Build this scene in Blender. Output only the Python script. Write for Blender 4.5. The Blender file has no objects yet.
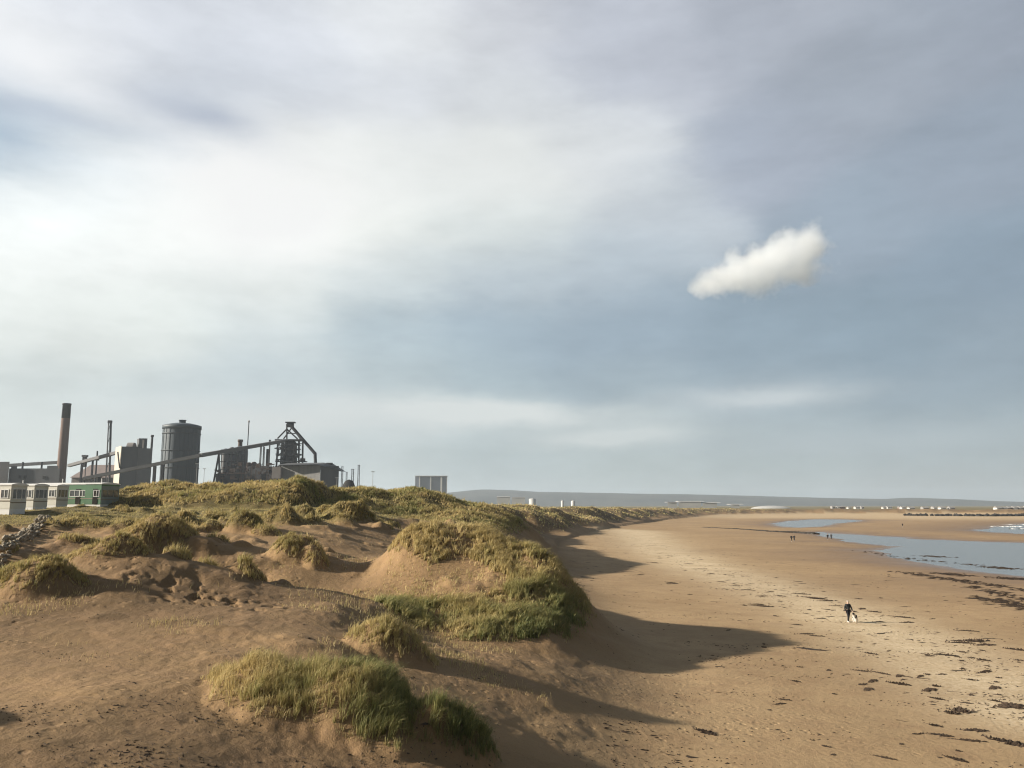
import bpy, bmesh, math, random
import numpy as np
from mathutils import Vector, Matrix

random.seed(7)
RNG = np.random.default_rng(11)
S = bpy.context.scene
COL = S.collection
R = math.radians

# ------------------------------------------------------------------ camera
F = 804.0                       # focal length in pixels of a 1024-wide frame
CAMZ = 10.0
PITCH = math.atan((505.0 - 384.0) / F)
cam = bpy.data.cameras.new('camera')
cam.sensor_width = 36.0
cam.lens = 36.0 * F / 1024.0
cam.clip_start = 0.1
cam.clip_end = 40000
camo = bpy.data.objects.new('camera', cam)
camo.location = (0, 0, CAMZ)
camo.rotation_euler = (math.pi / 2 + PITCH, 0, 0)
COL.objects.link(camo)
S.camera = camo
CP, SP = math.cos(PITCH), math.sin(PITCH)


def ray(px, py):
    u = (px - 512.0) / F
    v = (384.0 - py) / F
    return (u, CP - v * SP, SP + v * CP)


def at(px, py, Y):              # point seen at a pixel, Y metres ahead
    r = ray(px, py)
    k = Y / r[1]
    return Vector((r[0] * k, Y, CAMZ + r[2] * k))


def gp(px, py, z=0.0):          # point seen at a pixel, on the level z
    r = ray(px, py)
    k = (z - CAMZ) / r[2]
    return Vector((r[0] * k, r[1] * k, z))


def project(X, Y, Z):
    dz = Z - CAMZ
    w = Y * CP + dz * SP
    w = np.where(np.abs(w) < 1e-3, 1e-3, w)
    v = (dz * CP - Y * SP) / w
    return 512 + F * X / w, 384 - F * v, w


# ------------------------------------------------------------------ sky
SUN_EL = R(20.5)
SUN_DIR = Vector((-0.985, -0.12, 0)).normalized() * math.cos(SUN_EL)
SUN_DIR.z = math.sin(SUN_EL)                     # towards the sun
EXPOSURE = 0.95
EXPM = 2 ** EXPOSURE


def lin(c):
    return [((x / 255.0) / 12.92 if x < 10.3 else ((x / 255.0 + 0.055) / 1.055) ** 2.4) for x in c]


world = bpy.data.worlds.new('World')
S.world = world
world.use_nodes = True
nt = world.node_tree
for n in list(nt.nodes):
    nt.nodes.remove(n)
NW, LW = nt.nodes.new, nt.links.new


def wmath(op, a, b=None, c=None):
    n = NW('ShaderNodeMath')
    n.operation = op
    for i, x in enumerate((a, b, c)):
        if x is None:
            continue
        if isinstance(x, (int, float)):
            n.inputs[i].default_value = x
        else:
            LW(x, n.inputs[i])
    return n.outputs[0]


def wvec(op, a, b=None, scale=None):
    n = NW('ShaderNodeVectorMath')
    n.operation = op
    for i, x in enumerate((a, b)):
        if x is None:
            continue
        if isinstance(x, (tuple, list)):
            n.inputs[i].default_value = x
        else:
            LW(x, n.inputs[i])
    if scale is not None:
        if isinstance(scale, (int, float)):
            n.inputs['Scale'].default_value = scale
        else:
            LW(scale, n.inputs['Scale'])
    return n.outputs['Value'] if op == 'DOT_PRODUCT' else n.outputs['Vector']


tc = NW('ShaderNodeTexCoord')
DIRV = tc.outputs['Generated']


def wnoise(vec, scale, detail=5, rough=0.55, stretch=(1, 1, 1)):
    v = wvec('MULTIPLY', vec, stretch)
    n = NW('ShaderNodeTexNoise')
    n.inputs['Scale'].default_value = scale
    n.inputs['Detail'].default_value = detail
    n.inputs['Roughness'].default_value = rough
    LW(v, n.inputs['Vector'])
    return n


warp = wnoise(DIRV, 3.2, 6, 0.6, (1, 1, 2.6))
wv = wvec('SUBTRACT', warp.outputs['Color'], (0.5, 0.5, 0.5))
wv = wvec('MULTIPLY', wv, (0.17, 0.17, 0.09))
DW = wvec('ADD', DIRV, wv)
ZS = 1.75
DS = wvec('MULTIPLY', DW, (1, 1, ZS))

# colours of the cloud cover in directions seen in the photograph, then unseen sky overhead and behind, made dim to deepen the shadows
SKY = [
    (1000, 20, 152, 160, 173), (1010, 150, 148, 159, 173), (1000, 260, 138, 154, 169), (1000, 370, 142, 157, 170), (1000, 440, 152, 165, 175), (1000, 490, 158, 168, 175),
    (880, 60, 160, 168, 180), (760, 30, 172, 178, 190), (760, 150, 164, 172, 186), (850, 220, 150, 163, 177), (760, 340, 141, 158, 172), (860, 330, 136, 153, 167), (760, 400, 155, 168, 178), (760, 460, 162, 174, 181),
    (640, 70, 186, 191, 203), (600, 20, 190, 195, 207), (600, 140, 214, 218, 223), (640, 210, 190, 198, 207), (600, 260, 176, 187, 197), (620, 330, 148, 164, 178), (620, 395, 155, 170, 181), (620, 440, 176, 187, 192), (620, 485, 166, 178, 184),
    (500, 20, 205, 208, 216), (500, 90, 214, 218, 224), (480, 170, 234, 237, 236), (500, 230, 218, 224, 224), (500, 280, 184, 194, 202), (500, 330, 156, 172, 185), (480, 380, 168, 183, 192), (500, 450, 176, 188, 194), (500, 480, 172, 184, 191),
    (380, 30, 226, 229, 234), (400, 100, 218, 222, 230), (380, 170, 236, 239, 238), (380, 230, 240, 243, 240), (400, 280, 206, 214, 217), (400, 340, 172, 186, 195), (400, 385, 182, 194, 200), (380, 450, 186, 196, 201),
    (265, 160, 253, 254, 251), (260, 210, 255, 255, 253), (200, 220, 250, 252, 250), (320, 200, 252, 253, 250), (260, 285, 224, 229, 228), (260, 340, 204, 212, 215), (260, 390, 190, 201, 207), (250, 450, 190, 199, 202),
    (270, 40, 214, 218, 227), (250, 85, 196, 202, 213), (215, 115, 186, 194, 207), (150, 105, 196, 203, 216), (90, 110, 203, 210, 221), (180, 30, 212, 216, 225), (110, 25, 214, 218, 227), (40, 70, 249, 250, 252), (90, 60, 238, 240, 245),
    (5, 112, 178, 190, 206), (0, 138, 160, 182, 202), (60, 145, 232, 238, 244), (120, 160, 238, 243, 244), (60, 200, 242, 246, 246), (100, 250, 240, 243, 242), (60, 320, 228, 232, 230), (150, 320, 224, 229, 227), (60, 380, 206, 213, 214), (150, 400, 196, 205, 209), (60, 450, 204, 212, 213), (150, 450, 200, 208, 210),
]
pts = []
for (px, py, r_, g_, b_) in SKY:
    d = Vector(ray(px, py)).normalized()
    pts.append((d, [c / EXPM for c in lin((r_, g_, b_))]))
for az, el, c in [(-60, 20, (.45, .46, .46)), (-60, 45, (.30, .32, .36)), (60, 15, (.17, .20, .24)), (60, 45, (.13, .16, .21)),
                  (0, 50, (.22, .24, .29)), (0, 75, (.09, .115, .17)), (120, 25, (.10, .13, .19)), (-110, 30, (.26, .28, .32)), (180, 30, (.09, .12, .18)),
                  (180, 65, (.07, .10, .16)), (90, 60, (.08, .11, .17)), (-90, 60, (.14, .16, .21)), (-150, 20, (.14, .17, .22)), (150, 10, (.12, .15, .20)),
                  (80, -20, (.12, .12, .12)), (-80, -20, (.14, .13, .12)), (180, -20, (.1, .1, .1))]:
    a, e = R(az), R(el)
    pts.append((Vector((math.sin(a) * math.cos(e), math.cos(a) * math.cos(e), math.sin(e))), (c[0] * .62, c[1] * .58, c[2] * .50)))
sumc = None
sumw = None
for i, (d, c) in enumerate(pts):
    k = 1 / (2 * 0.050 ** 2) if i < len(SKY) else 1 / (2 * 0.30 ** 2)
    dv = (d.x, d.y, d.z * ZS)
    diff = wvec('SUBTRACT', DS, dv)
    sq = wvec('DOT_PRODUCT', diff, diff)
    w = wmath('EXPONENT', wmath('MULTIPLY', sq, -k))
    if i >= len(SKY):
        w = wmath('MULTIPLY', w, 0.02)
    wc = wvec('SCALE', tuple(c), None, w)
    sumc = wc if sumc is None else wvec('ADD', sumc, wc)
    sumw = w if sumw is None else wmath('ADD', sumw, w)
sumw = wmath('MAXIMUM', sumw, 1e-7)
cloud_col = wvec('SCALE', sumc, None, wmath('DIVIDE', 1.0, sumw))
# finer cloud texture, streaked along the horizon
tex = wnoise(DIRV, 7.0, 7, 0.58, (1, 1, 3.0))
tex2 = wnoise(DIRV, 2.6, 6, 0.6, (1, 1, 3.2))
tex3 = wnoise(DIRV, 15.0, 8, 0.62, (1, 1, 2.4))
tfac = wmath('ADD', wmath('MULTIPLY_ADD', tex.outputs['Fac'], 0.34, 0.86), wmath('MULTIPLY_ADD', tex2.outputs['Fac'], 0.40, -0.19))
tfac = wmath('ADD', tfac, wmath('MULTIPLY_ADD', tex3.outputs['Fac'], 0.20, -0.10))
cloud_col = wvec('SCALE', cloud_col, None, tfac)
cloud_col = wvec('MULTIPLY', cloud_col, (1.085, 1.085, 1.06))


def wisp(px, py, sx, sy, col, amt, rot=0.0):
    """a soft bank of cloud round one direction, given as azimuth and elevation"""
    global cloud_col
    d = Vector(ray(px, py)).normalized()
    right = Vector((d.y, -d.x, 0)).normalized()
    up = right.cross(d).normalized()
    a = right * math.cos(rot) + up * math.sin(rot)
    b = -right * math.sin(rot) + up * math.cos(rot)
    diff = wvec('SUBTRACT', DW2, tuple(d))
    ea = wmath('MULTIPLY', wvec('DOT_PRODUCT', diff, tuple(a)), F / sx)
    eb = wmath('MULTIPLY', wvec('DOT_PRODUCT', diff, tuple(b)), F / sy)
    q = wmath('ADD', wmath('MULTIPLY', ea, ea), wmath('MULTIPLY', eb, eb))
    front = wmath('GREATER_THAN', wvec('DOT_PRODUCT', DIRV, tuple(d)), 0.5)
    w = wmath('MULTIPLY', wmath('EXPONENT', wmath('MULTIPLY', q, -1.0)), front)
    w = wmath('MULTIPLY', w, wmath('MULTIPLY_ADD', tex.outputs['Fac'], 1.5, 0.2))
    w = wmath('MULTIPLY', w, amt)
    n = NW('ShaderNodeMix')
    n.data_type = 'RGBA'
    n.clamp_factor = True
    LW(w, n.inputs['Factor'])
    LW(cloud_col, n.inputs['A'])
    n.inputs['B'].default_value = [x / EXPM for x in lin(col)] + [1]
    cloud_col = n.outputs['Result']


wv2 = wvec('MULTIPLY', wvec('SUBTRACT', warp.outputs['Color'], (0.5, 0.5, 0.5)), (0.10, 0.10, 0.06))
DW2 = wvec('ADD', DIRV, wv2)
wisp(450, 412, 160, 13, (222, 227, 226), 1.5, -0.02)
wisp(250, 420, 150, 16, (216, 221, 221), 1.2, 0.02)
wisp(262, 195, 95, 62, (255, 255, 253), 1.3, 0.1)
wisp(500, 165, 130, 45, (236, 238, 236), 0.6, -0.1)
wisp(610, 437, 75, 9, (208, 215, 216), 1.4)
wisp(860, 445, 160, 14, (176, 187, 194), 0.8)
wisp(765, 394, 75, 11, (200, 208, 212), 1.2, 0.04)
wisp(30, 440, 120, 14, (214, 220, 219), 0.5)
wisp(205, 117, 62, 15, (178, 187, 202), 0.7, -0.12)
wisp(30, 118, 80, 11, (180, 192, 208), 0.6, 0.02)
wisp(2, 140, 26, 7, (168, 188, 206), 0.5)
wisp(35, 72, 62, 26, (252, 253, 254), 0.8, 0.0)

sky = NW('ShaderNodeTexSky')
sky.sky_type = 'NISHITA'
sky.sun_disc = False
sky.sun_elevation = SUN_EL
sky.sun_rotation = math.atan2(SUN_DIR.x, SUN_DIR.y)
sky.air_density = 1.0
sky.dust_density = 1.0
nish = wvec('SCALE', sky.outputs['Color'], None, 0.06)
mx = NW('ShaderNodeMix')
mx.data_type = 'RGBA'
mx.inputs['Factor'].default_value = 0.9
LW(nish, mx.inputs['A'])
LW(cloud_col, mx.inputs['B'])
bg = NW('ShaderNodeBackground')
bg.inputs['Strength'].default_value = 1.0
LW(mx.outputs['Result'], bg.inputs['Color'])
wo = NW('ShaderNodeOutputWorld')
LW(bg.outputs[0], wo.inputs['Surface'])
world.cycles.sampling_method = 'MANUAL'
world.cycles.sample_map_resolution = 512

sl = bpy.data.lights.new('sun', 'SUN')
sl.energy = 5.0
sl.angle = R(1.4)
sl.color = (1.0, 0.90, 0.76)
so = bpy.data.objects.new('sun', sl)
so.rotation_euler = SUN_DIR.to_track_quat('Z', 'Y').to_euler()
so.location = (-100, -20, 100)
COL.objects.link(so)

S.view_settings.view_transform = 'Standard'
S.view_settings.look = 'None'
S.view_settings.gamma = 1.0
S.view_settings.exposure = EXPOSURE
S.view_settings.use_curve_mapping = False
S.cycles.use_denoising = True
S.cycles.filter_width = 1.15
S.cycles.volume_bounces = 6
S.cycles.max_bounces = 8
S.cycles.diffuse_bounces = 3
S.cycles.transparent_max_bounces = 8
S.cycles.use_adaptive_sampling = True
S.cycles.adaptive_threshold = 0.02


# ------------------------------------------------------------------ materials
def new_mat(name):
    m = bpy.data.materials.new(name)
    m.use_nodes = True
    return m, m.node_tree, m.node_tree.nodes['Principled BSDF']


def pm(name, c1, c2=None, scale=1.0, rough=0.8, bump=0.0, metal=0.0, stretch=(1, 1, 1), spec=0.3):
    m, t, b = new_mat(name)
    c2 = c2 or [x * 0.8 for x in c1]
    co = t.nodes.new('ShaderNodeTexCoord')
    mp = t.nodes.new('ShaderNodeMapping')
    mp.inputs['Scale'].default_value = stretch
    t.links.new(co.outputs['Object'], mp.inputs['Vector'])
    no = t.nodes.new('ShaderNodeTexNoise')
    no.inputs['Scale'].default_value = scale
    no.inputs['Detail'].default_value = 6
    t.links.new(mp.outputs[0], no.inputs['Vector'])
    rp = t.nodes.new('ShaderNodeValToRGB')
    rp.color_ramp.elements[0].position = 0.35
    rp.color_ramp.elements[1].position = 0.68
    rp.color_ramp.elements[0].color = (*c1, 1)
    rp.color_ramp.elements[1].color = (*c2, 1)
    t.links.new(no.outputs['Fac'], rp.inputs['Fac'])
    t.links.new(rp.outputs['Color'], b.inputs['Base Color'])
    b.inputs['Roughness'].default_value = rough
    b.inputs['Metallic'].default_value = metal
    b.inputs['Specular IOR Level'].default_value = spec
    if bump:
        bp = t.nodes.new('ShaderNodeBump')
        bp.inputs['Strength'].default_value = bump
        t.links.new(no.outputs['Fac'], bp.inputs['Height'])
        t.links.new(bp.outputs[0], b.inputs['Normal'])
    return m


# ------------------------------------------------------------------ tags and mesh helpers
def tag(o, label=None, cat=None, group=None, kind=None):
    if label:
        o['label'] = label
    if cat:
        o['category'] = cat
    if group:
        o['group'] = group
    if kind:
        o['kind'] = kind
    return o


def empty(name, loc=(0, 0, 0), rz=0.0):
    o = bpy.data.objects.new(name, None)
    o.location = loc
    o.rotation_euler = (0, 0, rz)
    COL.objects.link(o)
    return o


class MB:
    def __init__(self):
        self.v, self.f, self.sm = [], [], []

    def add(self, vs, fs, smooth=False):
        b = len(self.v)
        self.v += [tuple(x) for x in vs]
        self.f += [tuple(i + b for i in f) for f in fs]
        self.sm += [smooth] * len(fs)
        return self

    def box(self, c, s, rz=0.0, M=None):
        hx, hy, hz = s[0] / 2, s[1] / 2, s[2] / 2
        vs = [Vector((x, y, z)) for z in (-hz, hz) for y in (-hy, hy) for x in (-hx, hx)]
        Mx = M or Matrix.Rotation(rz, 3, 'Z')
        vs = [Mx @ v + Vector(c) for v in vs]
        return self.add(vs, [(0, 2, 3, 1), (4, 5, 7, 6), (0, 1, 5, 4), (2, 6, 7, 3), (0, 4, 6, 2), (1, 3, 7, 5)])

    def prism(self, foot, z0, z1):
        """upright prism on a footprint (list of xy, counter-clockwise)"""
        n = len(foot)
        vs = [(x, y, z0) for x, y in foot] + [(x, y, z1) for x, y in foot]
        fs = [tuple(range(n - 1, -1, -1)), tuple(range(n, 2 * n))]
        fs += [(i, (i + 1) % n, n + (i + 1) % n, n + i) for i in range(n)]
        return self.add(vs, fs)

    def tube(self, p0, p1, r0, r1=None, n=12, cap=True):
        p0, p1 = Vector(p0), Vector(p1)
        r1 = r0 if r1 is None else r1
        d = (p1 - p0).normalized()
        a = d.orthogonal().normalized()
        b = d.cross(a)
        vs = []
        for p, r_ in ((p0, r0), (p1, r1)):
            vs += [p + (a * math.cos(2 * math.pi * i / n) + b * math.sin(2 * math.pi * i / n)) * r_ for i in range(n)]
        fs = [(i, (i + 1) % n, n + (i + 1) % n, n + i) for i in range(n)]
        self.add(vs, fs, n > 6)
        if cap:
            self.add(vs[:n], [tuple(range(n - 1, -1, -1))])
            self.add(vs[n:], [tuple(range(n))])
        return self

    def beam(self, p0, p1, w, h):
        """box-section beam between two points"""
        p0, p1 = Vector(p0), Vector(p1)
        d = (p1 - p0)
        L = d.length
        d.normalize()
        s = d.cross(Vector((0, 0, 1)))
        s = Vector((1, 0, 0)) if s.length < 1e-4 else s.normalized()
        u = s.cross(d)
        M = Matrix((s, d, u)).transposed()
        return self.box((p0 + p1) / 2, (w, L, h), M=M)

    def lathe(self, c, prof, n=32):
        vs, fs = [], []
        for (r_, z) in prof:
            vs += [(c[0] + r_ * math.cos(2 * math.pi * i / n), c[1] + r_ * math.sin(2 * math.pi * i / n), c[2] + z) for i in range(n)]
        for k in range(len(prof) - 1):
            fs += [(k * n + i, k * n + (i + 1) % n, (k + 1) * n + (i + 1) % n, (k + 1) * n + i) for i in range(n)]
        self.add(vs, fs, True)
        return self

    def build(self, name, mat, parent=None, loc=None):
        me = bpy.data.meshes.new(name)
        me.from_pydata(self.v, [], self.f)
        me.materials.append(mat)
        me.polygons.foreach_set('use_smooth', self.sm)
        me.update()
        o = bpy.data.objects.new(name, me)
        COL.objects.link(o)
        if parent is not None:
            o.parent = parent
        if loc is not None:
            o.location = loc
        return o


def np_mesh(name, verts, faces, mats, smooth=True, attrs=None, colors=None):
    """verts (n,3); faces: list of (k,m) int arrays"""
    me = bpy.data.meshes.new(name)
    me.vertices.add(len(verts))
    me.vertices.foreach_set('co', np.ascontiguousarray(verts, dtype=np.float32).ravel())
    loops = np.concatenate([f.ravel() for f in faces]).astype(np.int32)
    tot = np.concatenate([np.full(len(f), f.shape[1], dtype=np.int32) for f in faces])
    start = np.concatenate([[0], np.cumsum(tot)[:-1]]).astype(np.int32)
    me.loops.add(len(loops))
    me.loops.foreach_set('vertex_index', loops)
    me.polygons.add(len(tot))
    me.polygons.foreach_set('loop_start', start)
    me.polygons.foreach_set('loop_total', tot)
    me.polygons.foreach_set('use_smooth', np.full(len(tot), smooth, dtype=bool))
    for k, a in (attrs or {}).items():
        at_ = me.attributes.new(k, 'FLOAT', 'POINT')
        at_.data.foreach_set('value', a.astype(np.float32))
    for k, a in (colors or {}).items():
        at_ = me.attributes.new(k, 'FLOAT_COLOR', 'POINT')
        at_.data.foreach_set('color', np.ascontiguousarray(a, dtype=np.float32).ravel())
    me.update(calc_edges=True)
    for m in mats:
        me.materials.append(m)
    o = bpy.data.objects.new(name, me)
    COL.objects.link(o)
    return o


# ------------------------------------------------------------------ noise (numpy)
def _hash(ix, iy, seed):
    h = (ix.astype(np.int64) * 374761393 + iy.astype(np.int64) * 668265263 + seed * 982451653) & 0xFFFFFFFF
    h = ((h ^ (h >> 13)) * 1274126177) & 0xFFFFFFFF
    h = h ^ (h >> 16)
    return h.astype(np.float64) / 4294967295.0 * 2 * math.pi


def gnoise(x, y, seed=0):
    x0, y0 = np.floor(x), np.floor(y)
    fx, fy = x - x0, y - y0
    u, v = fx * fx * fx * (fx * (fx * 6 - 15) + 10), fy * fy * fy * (fy * (fy * 6 - 15) + 10)
    r = []
    for dx, dy in ((0, 0), (1, 0), (0, 1), (1, 1)):
        a = _hash(x0 + dx, y0 + dy, seed)
        r.append(np.cos(a) * (fx - dx) + np.sin(a) * (fy - dy))
    return ((r[0] * (1 - u) + r[1] * u) * (1 - v) + (r[2] * (1 - u) + r[3] * u) * v) * 1.5


def fbm(x, y, wl, octs=4, seed=0, gain=0.5):
    t, a, s = 0, 1.0, 0.0
    for o in range(octs):
        k = 2.03 ** o / wl
        t = t + a * gnoise(x * k + 17.3 * o, y * k - 9.1 * o, seed + o)
        s += a
        a *= gain
    return t / s


def sstep(a, b, x):
    t = np.clip((x - a) / (b - a), 0, 1)
    return t * t * (3 - 2 * t)


def seg_dist(X, Y, pts, closed=False):
    d = np.full(X.shape, 1e12)
    n = len(pts)
    for i in range(n if closed else n - 1):
        ax, ay = pts[i]
        bx, by = pts[(i + 1) % n]
        ex, ey = bx - ax, by - ay
        t = np.clip(((X - ax) * ex + (Y - ay) * ey) / (ex * ex + ey * ey), 0, 1)
        d = np.minimum(d, (X - ax - t * ex) ** 2 + (Y - ay - t * ey) ** 2)
    return np.sqrt(d)


def in_poly(X, Y, pts):
    c = np.zeros(X.shape, bool)
    n = len(pts)
    for i in range(n):
        ax, ay = pts[i]
        bx, by = pts[(i + 1) % n]
        if ay == by:
            continue
        cond = ((ay > Y) != (by > Y)) & (X < (bx - ax) * (Y - ay) / (by - ay) + ax)
        c ^= cond
    return c


def sdf(X, Y, pts):
    d = seg_dist(X, Y, pts, True)
    return np.where(in_poly(X, Y, pts), -d, d)


# ------------------------------------------------------------------ terrain
WL = -0.5                                       # water level
TOE = [(4, -400), (3, 0), (2.0, 25), (3.0, 40), (6.0, 54), (5.5, 75), (6.5, 110), (7.5, 145), (11, 200), (25, 270), (42, 335), (105, 540), (190, 740),
       (300, 850), (470, 850), (640, 760), (900, 690), (1500, 700), (7800, 900)]
LAND = TOE + [(7800, 7800), (-7800, 7800), (-7800, -400)]


def xy(l, z):
    return [tuple(gp(a, b, z)[:2]) for a, b in l]


LAGOON = xy([(815, 532), (845, 534.5), (900, 538), (960, 541), (1030, 543.5)], WL) + [(150, 150), (170, 20), (75, 70)] + \
    xy([(1060, 580), (1024, 575), (985, 571.5), (950, 567), (920, 562), (893, 557), (884, 551), (893, 547), (868, 543.5), (838, 539.5), (822, 536)], WL)
POOL = xy([(772, 525), (786, 521.5), (815, 519.3), (845, 519.5), (862, 521), (835, 523.5), (818, 526.5), (795, 527.5)], WL)
SEA = xy([(978, 531), (1000, 527), (1030, 523.5), (1120, 521.5)], WL) + [(1500, 600), (7800, 780), (7800, -400), (180, -400), (130, 0), (175, 150), (200, 215)] + \
    xy([(1050, 535), (1010, 533)], WL)

# ground seen in the photograph: pixel, distance
CTRL_PX = [
    (0, 768, 17), (150, 768, 18), (300, 768, 20.5), (420, 768, 22), (512, 768, 23.5), (600, 768, 26),
    (0, 700, 22), (150, 700, 22.5), (0, 650, 29), (100, 650, 29.5), (200, 640, 31), (300, 640, 31.8),
    (60, 612, 35), (150, 602, 37.5), (250, 612, 36.5), (330, 612, 38), (0, 622, 33), (200, 585, 41), (280, 600, 41), (380, 640, 36),
    (460, 690, 31), (540, 690, 33), (560, 660, 39), (450, 655, 37),
    # ridge in front of the hollow
    (20, 590, 38), (60, 574, 40), (120, 553, 43), (180, 563, 44), (230, 573, 45), (270, 583, 45.5), (330, 590, 46), (360, 600, 45),
    # bank behind the hollow
    (150, 533, 57), (172, 541, 56), (200, 541, 60), (250, 544, 61), (300, 554, 58.5), (240, 570, 54.5), (285, 578, 53), (205, 566, 54),
    (340, 562, 58), (350, 542, 69), (375, 562, 60), (330, 525, 78), (310, 535, 68),
    # sand hill on the left and the field
    (60, 544, 58), (90, 552, 57), (75, 524, 68), (25, 562, 49), (0, 556, 49), (45, 521, 69), (20, 540, 57), (100, 531, 66), (118, 549, 54),
    (0, 540, 58), (-60, 545, 55), (10, 515, 73), (33, 511, 83), (60, 508.5, 93), (100, 507.5, 105), (150, 516, 82), (200, 519, 79), (250, 519, 80), (300, 511, 93), (150, 508, 100), (220, 508, 100), (300, 508, 101),
    (350, 522, 86), (390, 527, 84), (360, 512, 98),
    # central dune: crest, bowl of bare sand, foot
    (400, 535, 57), (440, 530, 59.5), (480, 534, 60), (515, 546, 58), (545, 560, 55.5), (570, 578, 53), (582, 598, 51),
    (420, 562, 54), (460, 564, 54), (500, 572, 53), (440, 590, 50.5), (490, 596, 49.5), (400, 597, 50), (540, 600, 49),
    (380, 606, 48), (430, 617, 46), (500, 628, 44.5), (550, 625, 46), (575, 618, 48), (500, 648, 42), (560, 645, 43.5), (430, 640, 42),
    (370, 590, 52), (383, 566, 56.5), (372, 575, 55),
    # green ridge behind it
    (400, 497, 130), (430, 497, 133), (460, 503, 135), (490, 510, 136), (520, 522, 134), (540, 532, 132), (549, 547, 134),
    (420, 515, 115), (460, 521, 112), (500, 529, 112), (532, 541, 120), (400, 520, 105), (440, 524, 100),
    (350, 502, 112), (370, 500, 116),
]
CTRL = [tuple(at(*c)) for c in CTRL_PX]
# hidden ground, by world position
CTRL += [(0, 0, 8.3), (-8, 0, 8.2), (-16, 2, 8.0), (2, 6, 5.8), (-4, 6, 6.6), (-10, 8, 6.4), (-18, 10, 6.6), (0, 12, 3.9), (-6, 12, 4.6), (-12, 12, 5.1), (-25, 20, 5.8), (-30, 30, 6.2), (-40, 45, 7.2), (-55, 60, 8.6),
         (-20.0, 51, 4.5), (-17, 51.5, 4.2), (-14, 50.5, 4.1), (-22.5, 50, 5.2), (-29, 47, 5.8), (-26, 52, 6.6), (-21.5, 53.5, 4.8),
         (-4, 70, 5.0), (1, 66, 3.8), (3.0, 62, 2.6), (-9, 68, 5.6), (-4, 82, 4.8), (2, 80, 2.6), (-10, 80, 6.4), (0, 95, 3.2), (-7, 92, 5.2), (4, 95, 2.0), (4.5, 110, 2.2), (6, 122, 1.9), (7.5, 134, 1.8),
         (-2, 152, 9.0), (5, 152, 6.0), (-12, 152, 9.8), (-24, 150, 9.6), (-40, 130, 9.6), (-60, 130, 9.6), (-80, 130, 9.6), (-80, 90, 9.4), (-70, 70, 9.1), (-60, 105, 9.7), (-100, 110, 9.6), (-100, 150, 9.6)]
for (x_, y_, z_) in [(4, 15, 1.4), (6, 30, 1.1), (7.5, 45, 1.2), (9, 55, 1.3), (8.5, 75, 1.5), (9.5, 110, 1.5), (11.5, 145, 1.6), (12, 60, 1.0), (13, 90, 1.1), (14, 30, .6), (13, 130, 1.2), (17, 160, 1.3)]:
    CTRL.append((x_, y_, z_))
CA = np.array(CTRL)


def _tps(r2):
    return 0.5 * r2 * np.log(r2 + 1e-9)


_SC = 20.0
_n = len(CA)
_xy = CA[:, :2] / _SC
_K = _tps(((_xy[:, None] - _xy[None]) ** 2).sum(-1)) + np.eye(_n) * 0.0015
_P = np.c_[np.ones(_n), _xy]
_A = np.block([[_K, _P], [_P.T, np.zeros((3, 3))]])
_W = np.linalg.solve(_A, np.r_[CA[:, 2], 0, 0, 0])


def near_land(X, Y):
    x, y = X / _SC, Y / _SC
    z = _W[_n] + _W[_n + 1] * x + _W[_n + 2] * y
    for i in range(_n):
        z = z + _W[i] * _tps((x - _xy[i, 0]) ** 2 + (y - _xy[i, 1]) ** 2)
    return z


# hummocks: px, distance, half width m, half depth m, height m, greenness, density
MOUNDS = {
    'near': [(318, 24.6, 3.1, 2.6, .85), (385, 24.2, 2.3, 2.4, .85), (457, 24.0, 1.25, 1.2, 1.0), (255, 25.2, 1.4, 1.4, .4)],
    'straw': [(393, 33.5, 2.0, 1.7, 1.1)],
    'ridge_end': [(42, 38.0, 2.3, 1.8, 1.3)],
    'ridge_mid': [(100, 42.6, 3.0, 1.5, .5), (125, 43.0, 1.4, 1.3, .5)],
    'bank': [(163, 57.5, 2.6, 3.6, 1.25), (130, 58, 1.8, 1.5, .7)],
    'field_edge': [(100, 67, 3.4, 1.8, .7), (75, 70, 1.8, 1.6, .5)],
    'pair': [(186, 71, 2.2, 1.6, .9)],
    'dark_tuft': [(213, 68, 1.1, 1.1, .9), (196, 66.5, 1.2, 1.2, .5)],
    'twin': [(246, 68, 1.9, 1.6, 1.3)],
    'brown': [(284, 75, 2.4, 1.8, 1.3)],
    'hollow_side': [(297, 57.5, 2.2, 1.8, 1.35), (318, 56.5, 1.0, 1.3, .8)],
    'pale': [(306, 86, 1.3, 1.3, 1.35)],
    'dark_crest': [(345, 88, 2.6, 2.0, 1.7), (364, 89, 1.6, 1.8, 1.3), (328, 90, 1.6, 1.6, .9)],
}
MLIST = []
for k, l in MOUNDS.items():
    for (px, Y, a, b, h) in l:
        MLIST.append((k, (px - 512) / F * Y * 0.99, Y, a, b, h))
EXTRA = [(-17.6, 19.0, 3.6, 3.6, 1.9)]  # unseen mound left of the frame, added to cast shadow on the near sand
_r = random.Random(5)
for i in range(150):
    Yx = math.exp(_r.uniform(math.log(44), math.log(116)))
    px = _r.uniform(-20, 480)
    Xx = (px - 512) / F * Yx
    if (Yx < 72 and px > 345) or (Yx < 56 and px > 200 and px < 345 and Yx > 48) or (px < 125 and Yx > 66):
        continue
    if Yx > 98 and px < 340:
        continue
    EXTRA.append((Xx, Yx, _r.uniform(.5, 1.7), _r.uniform(.6, 1.5), 0))
    _e = EXTRA[-1]
    EXTRA[-1] = (_e[0], _e[1], _e[2], _e[3], .5 * min(_e[2], _e[3]) * _r.uniform(.7, 1.1))


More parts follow.
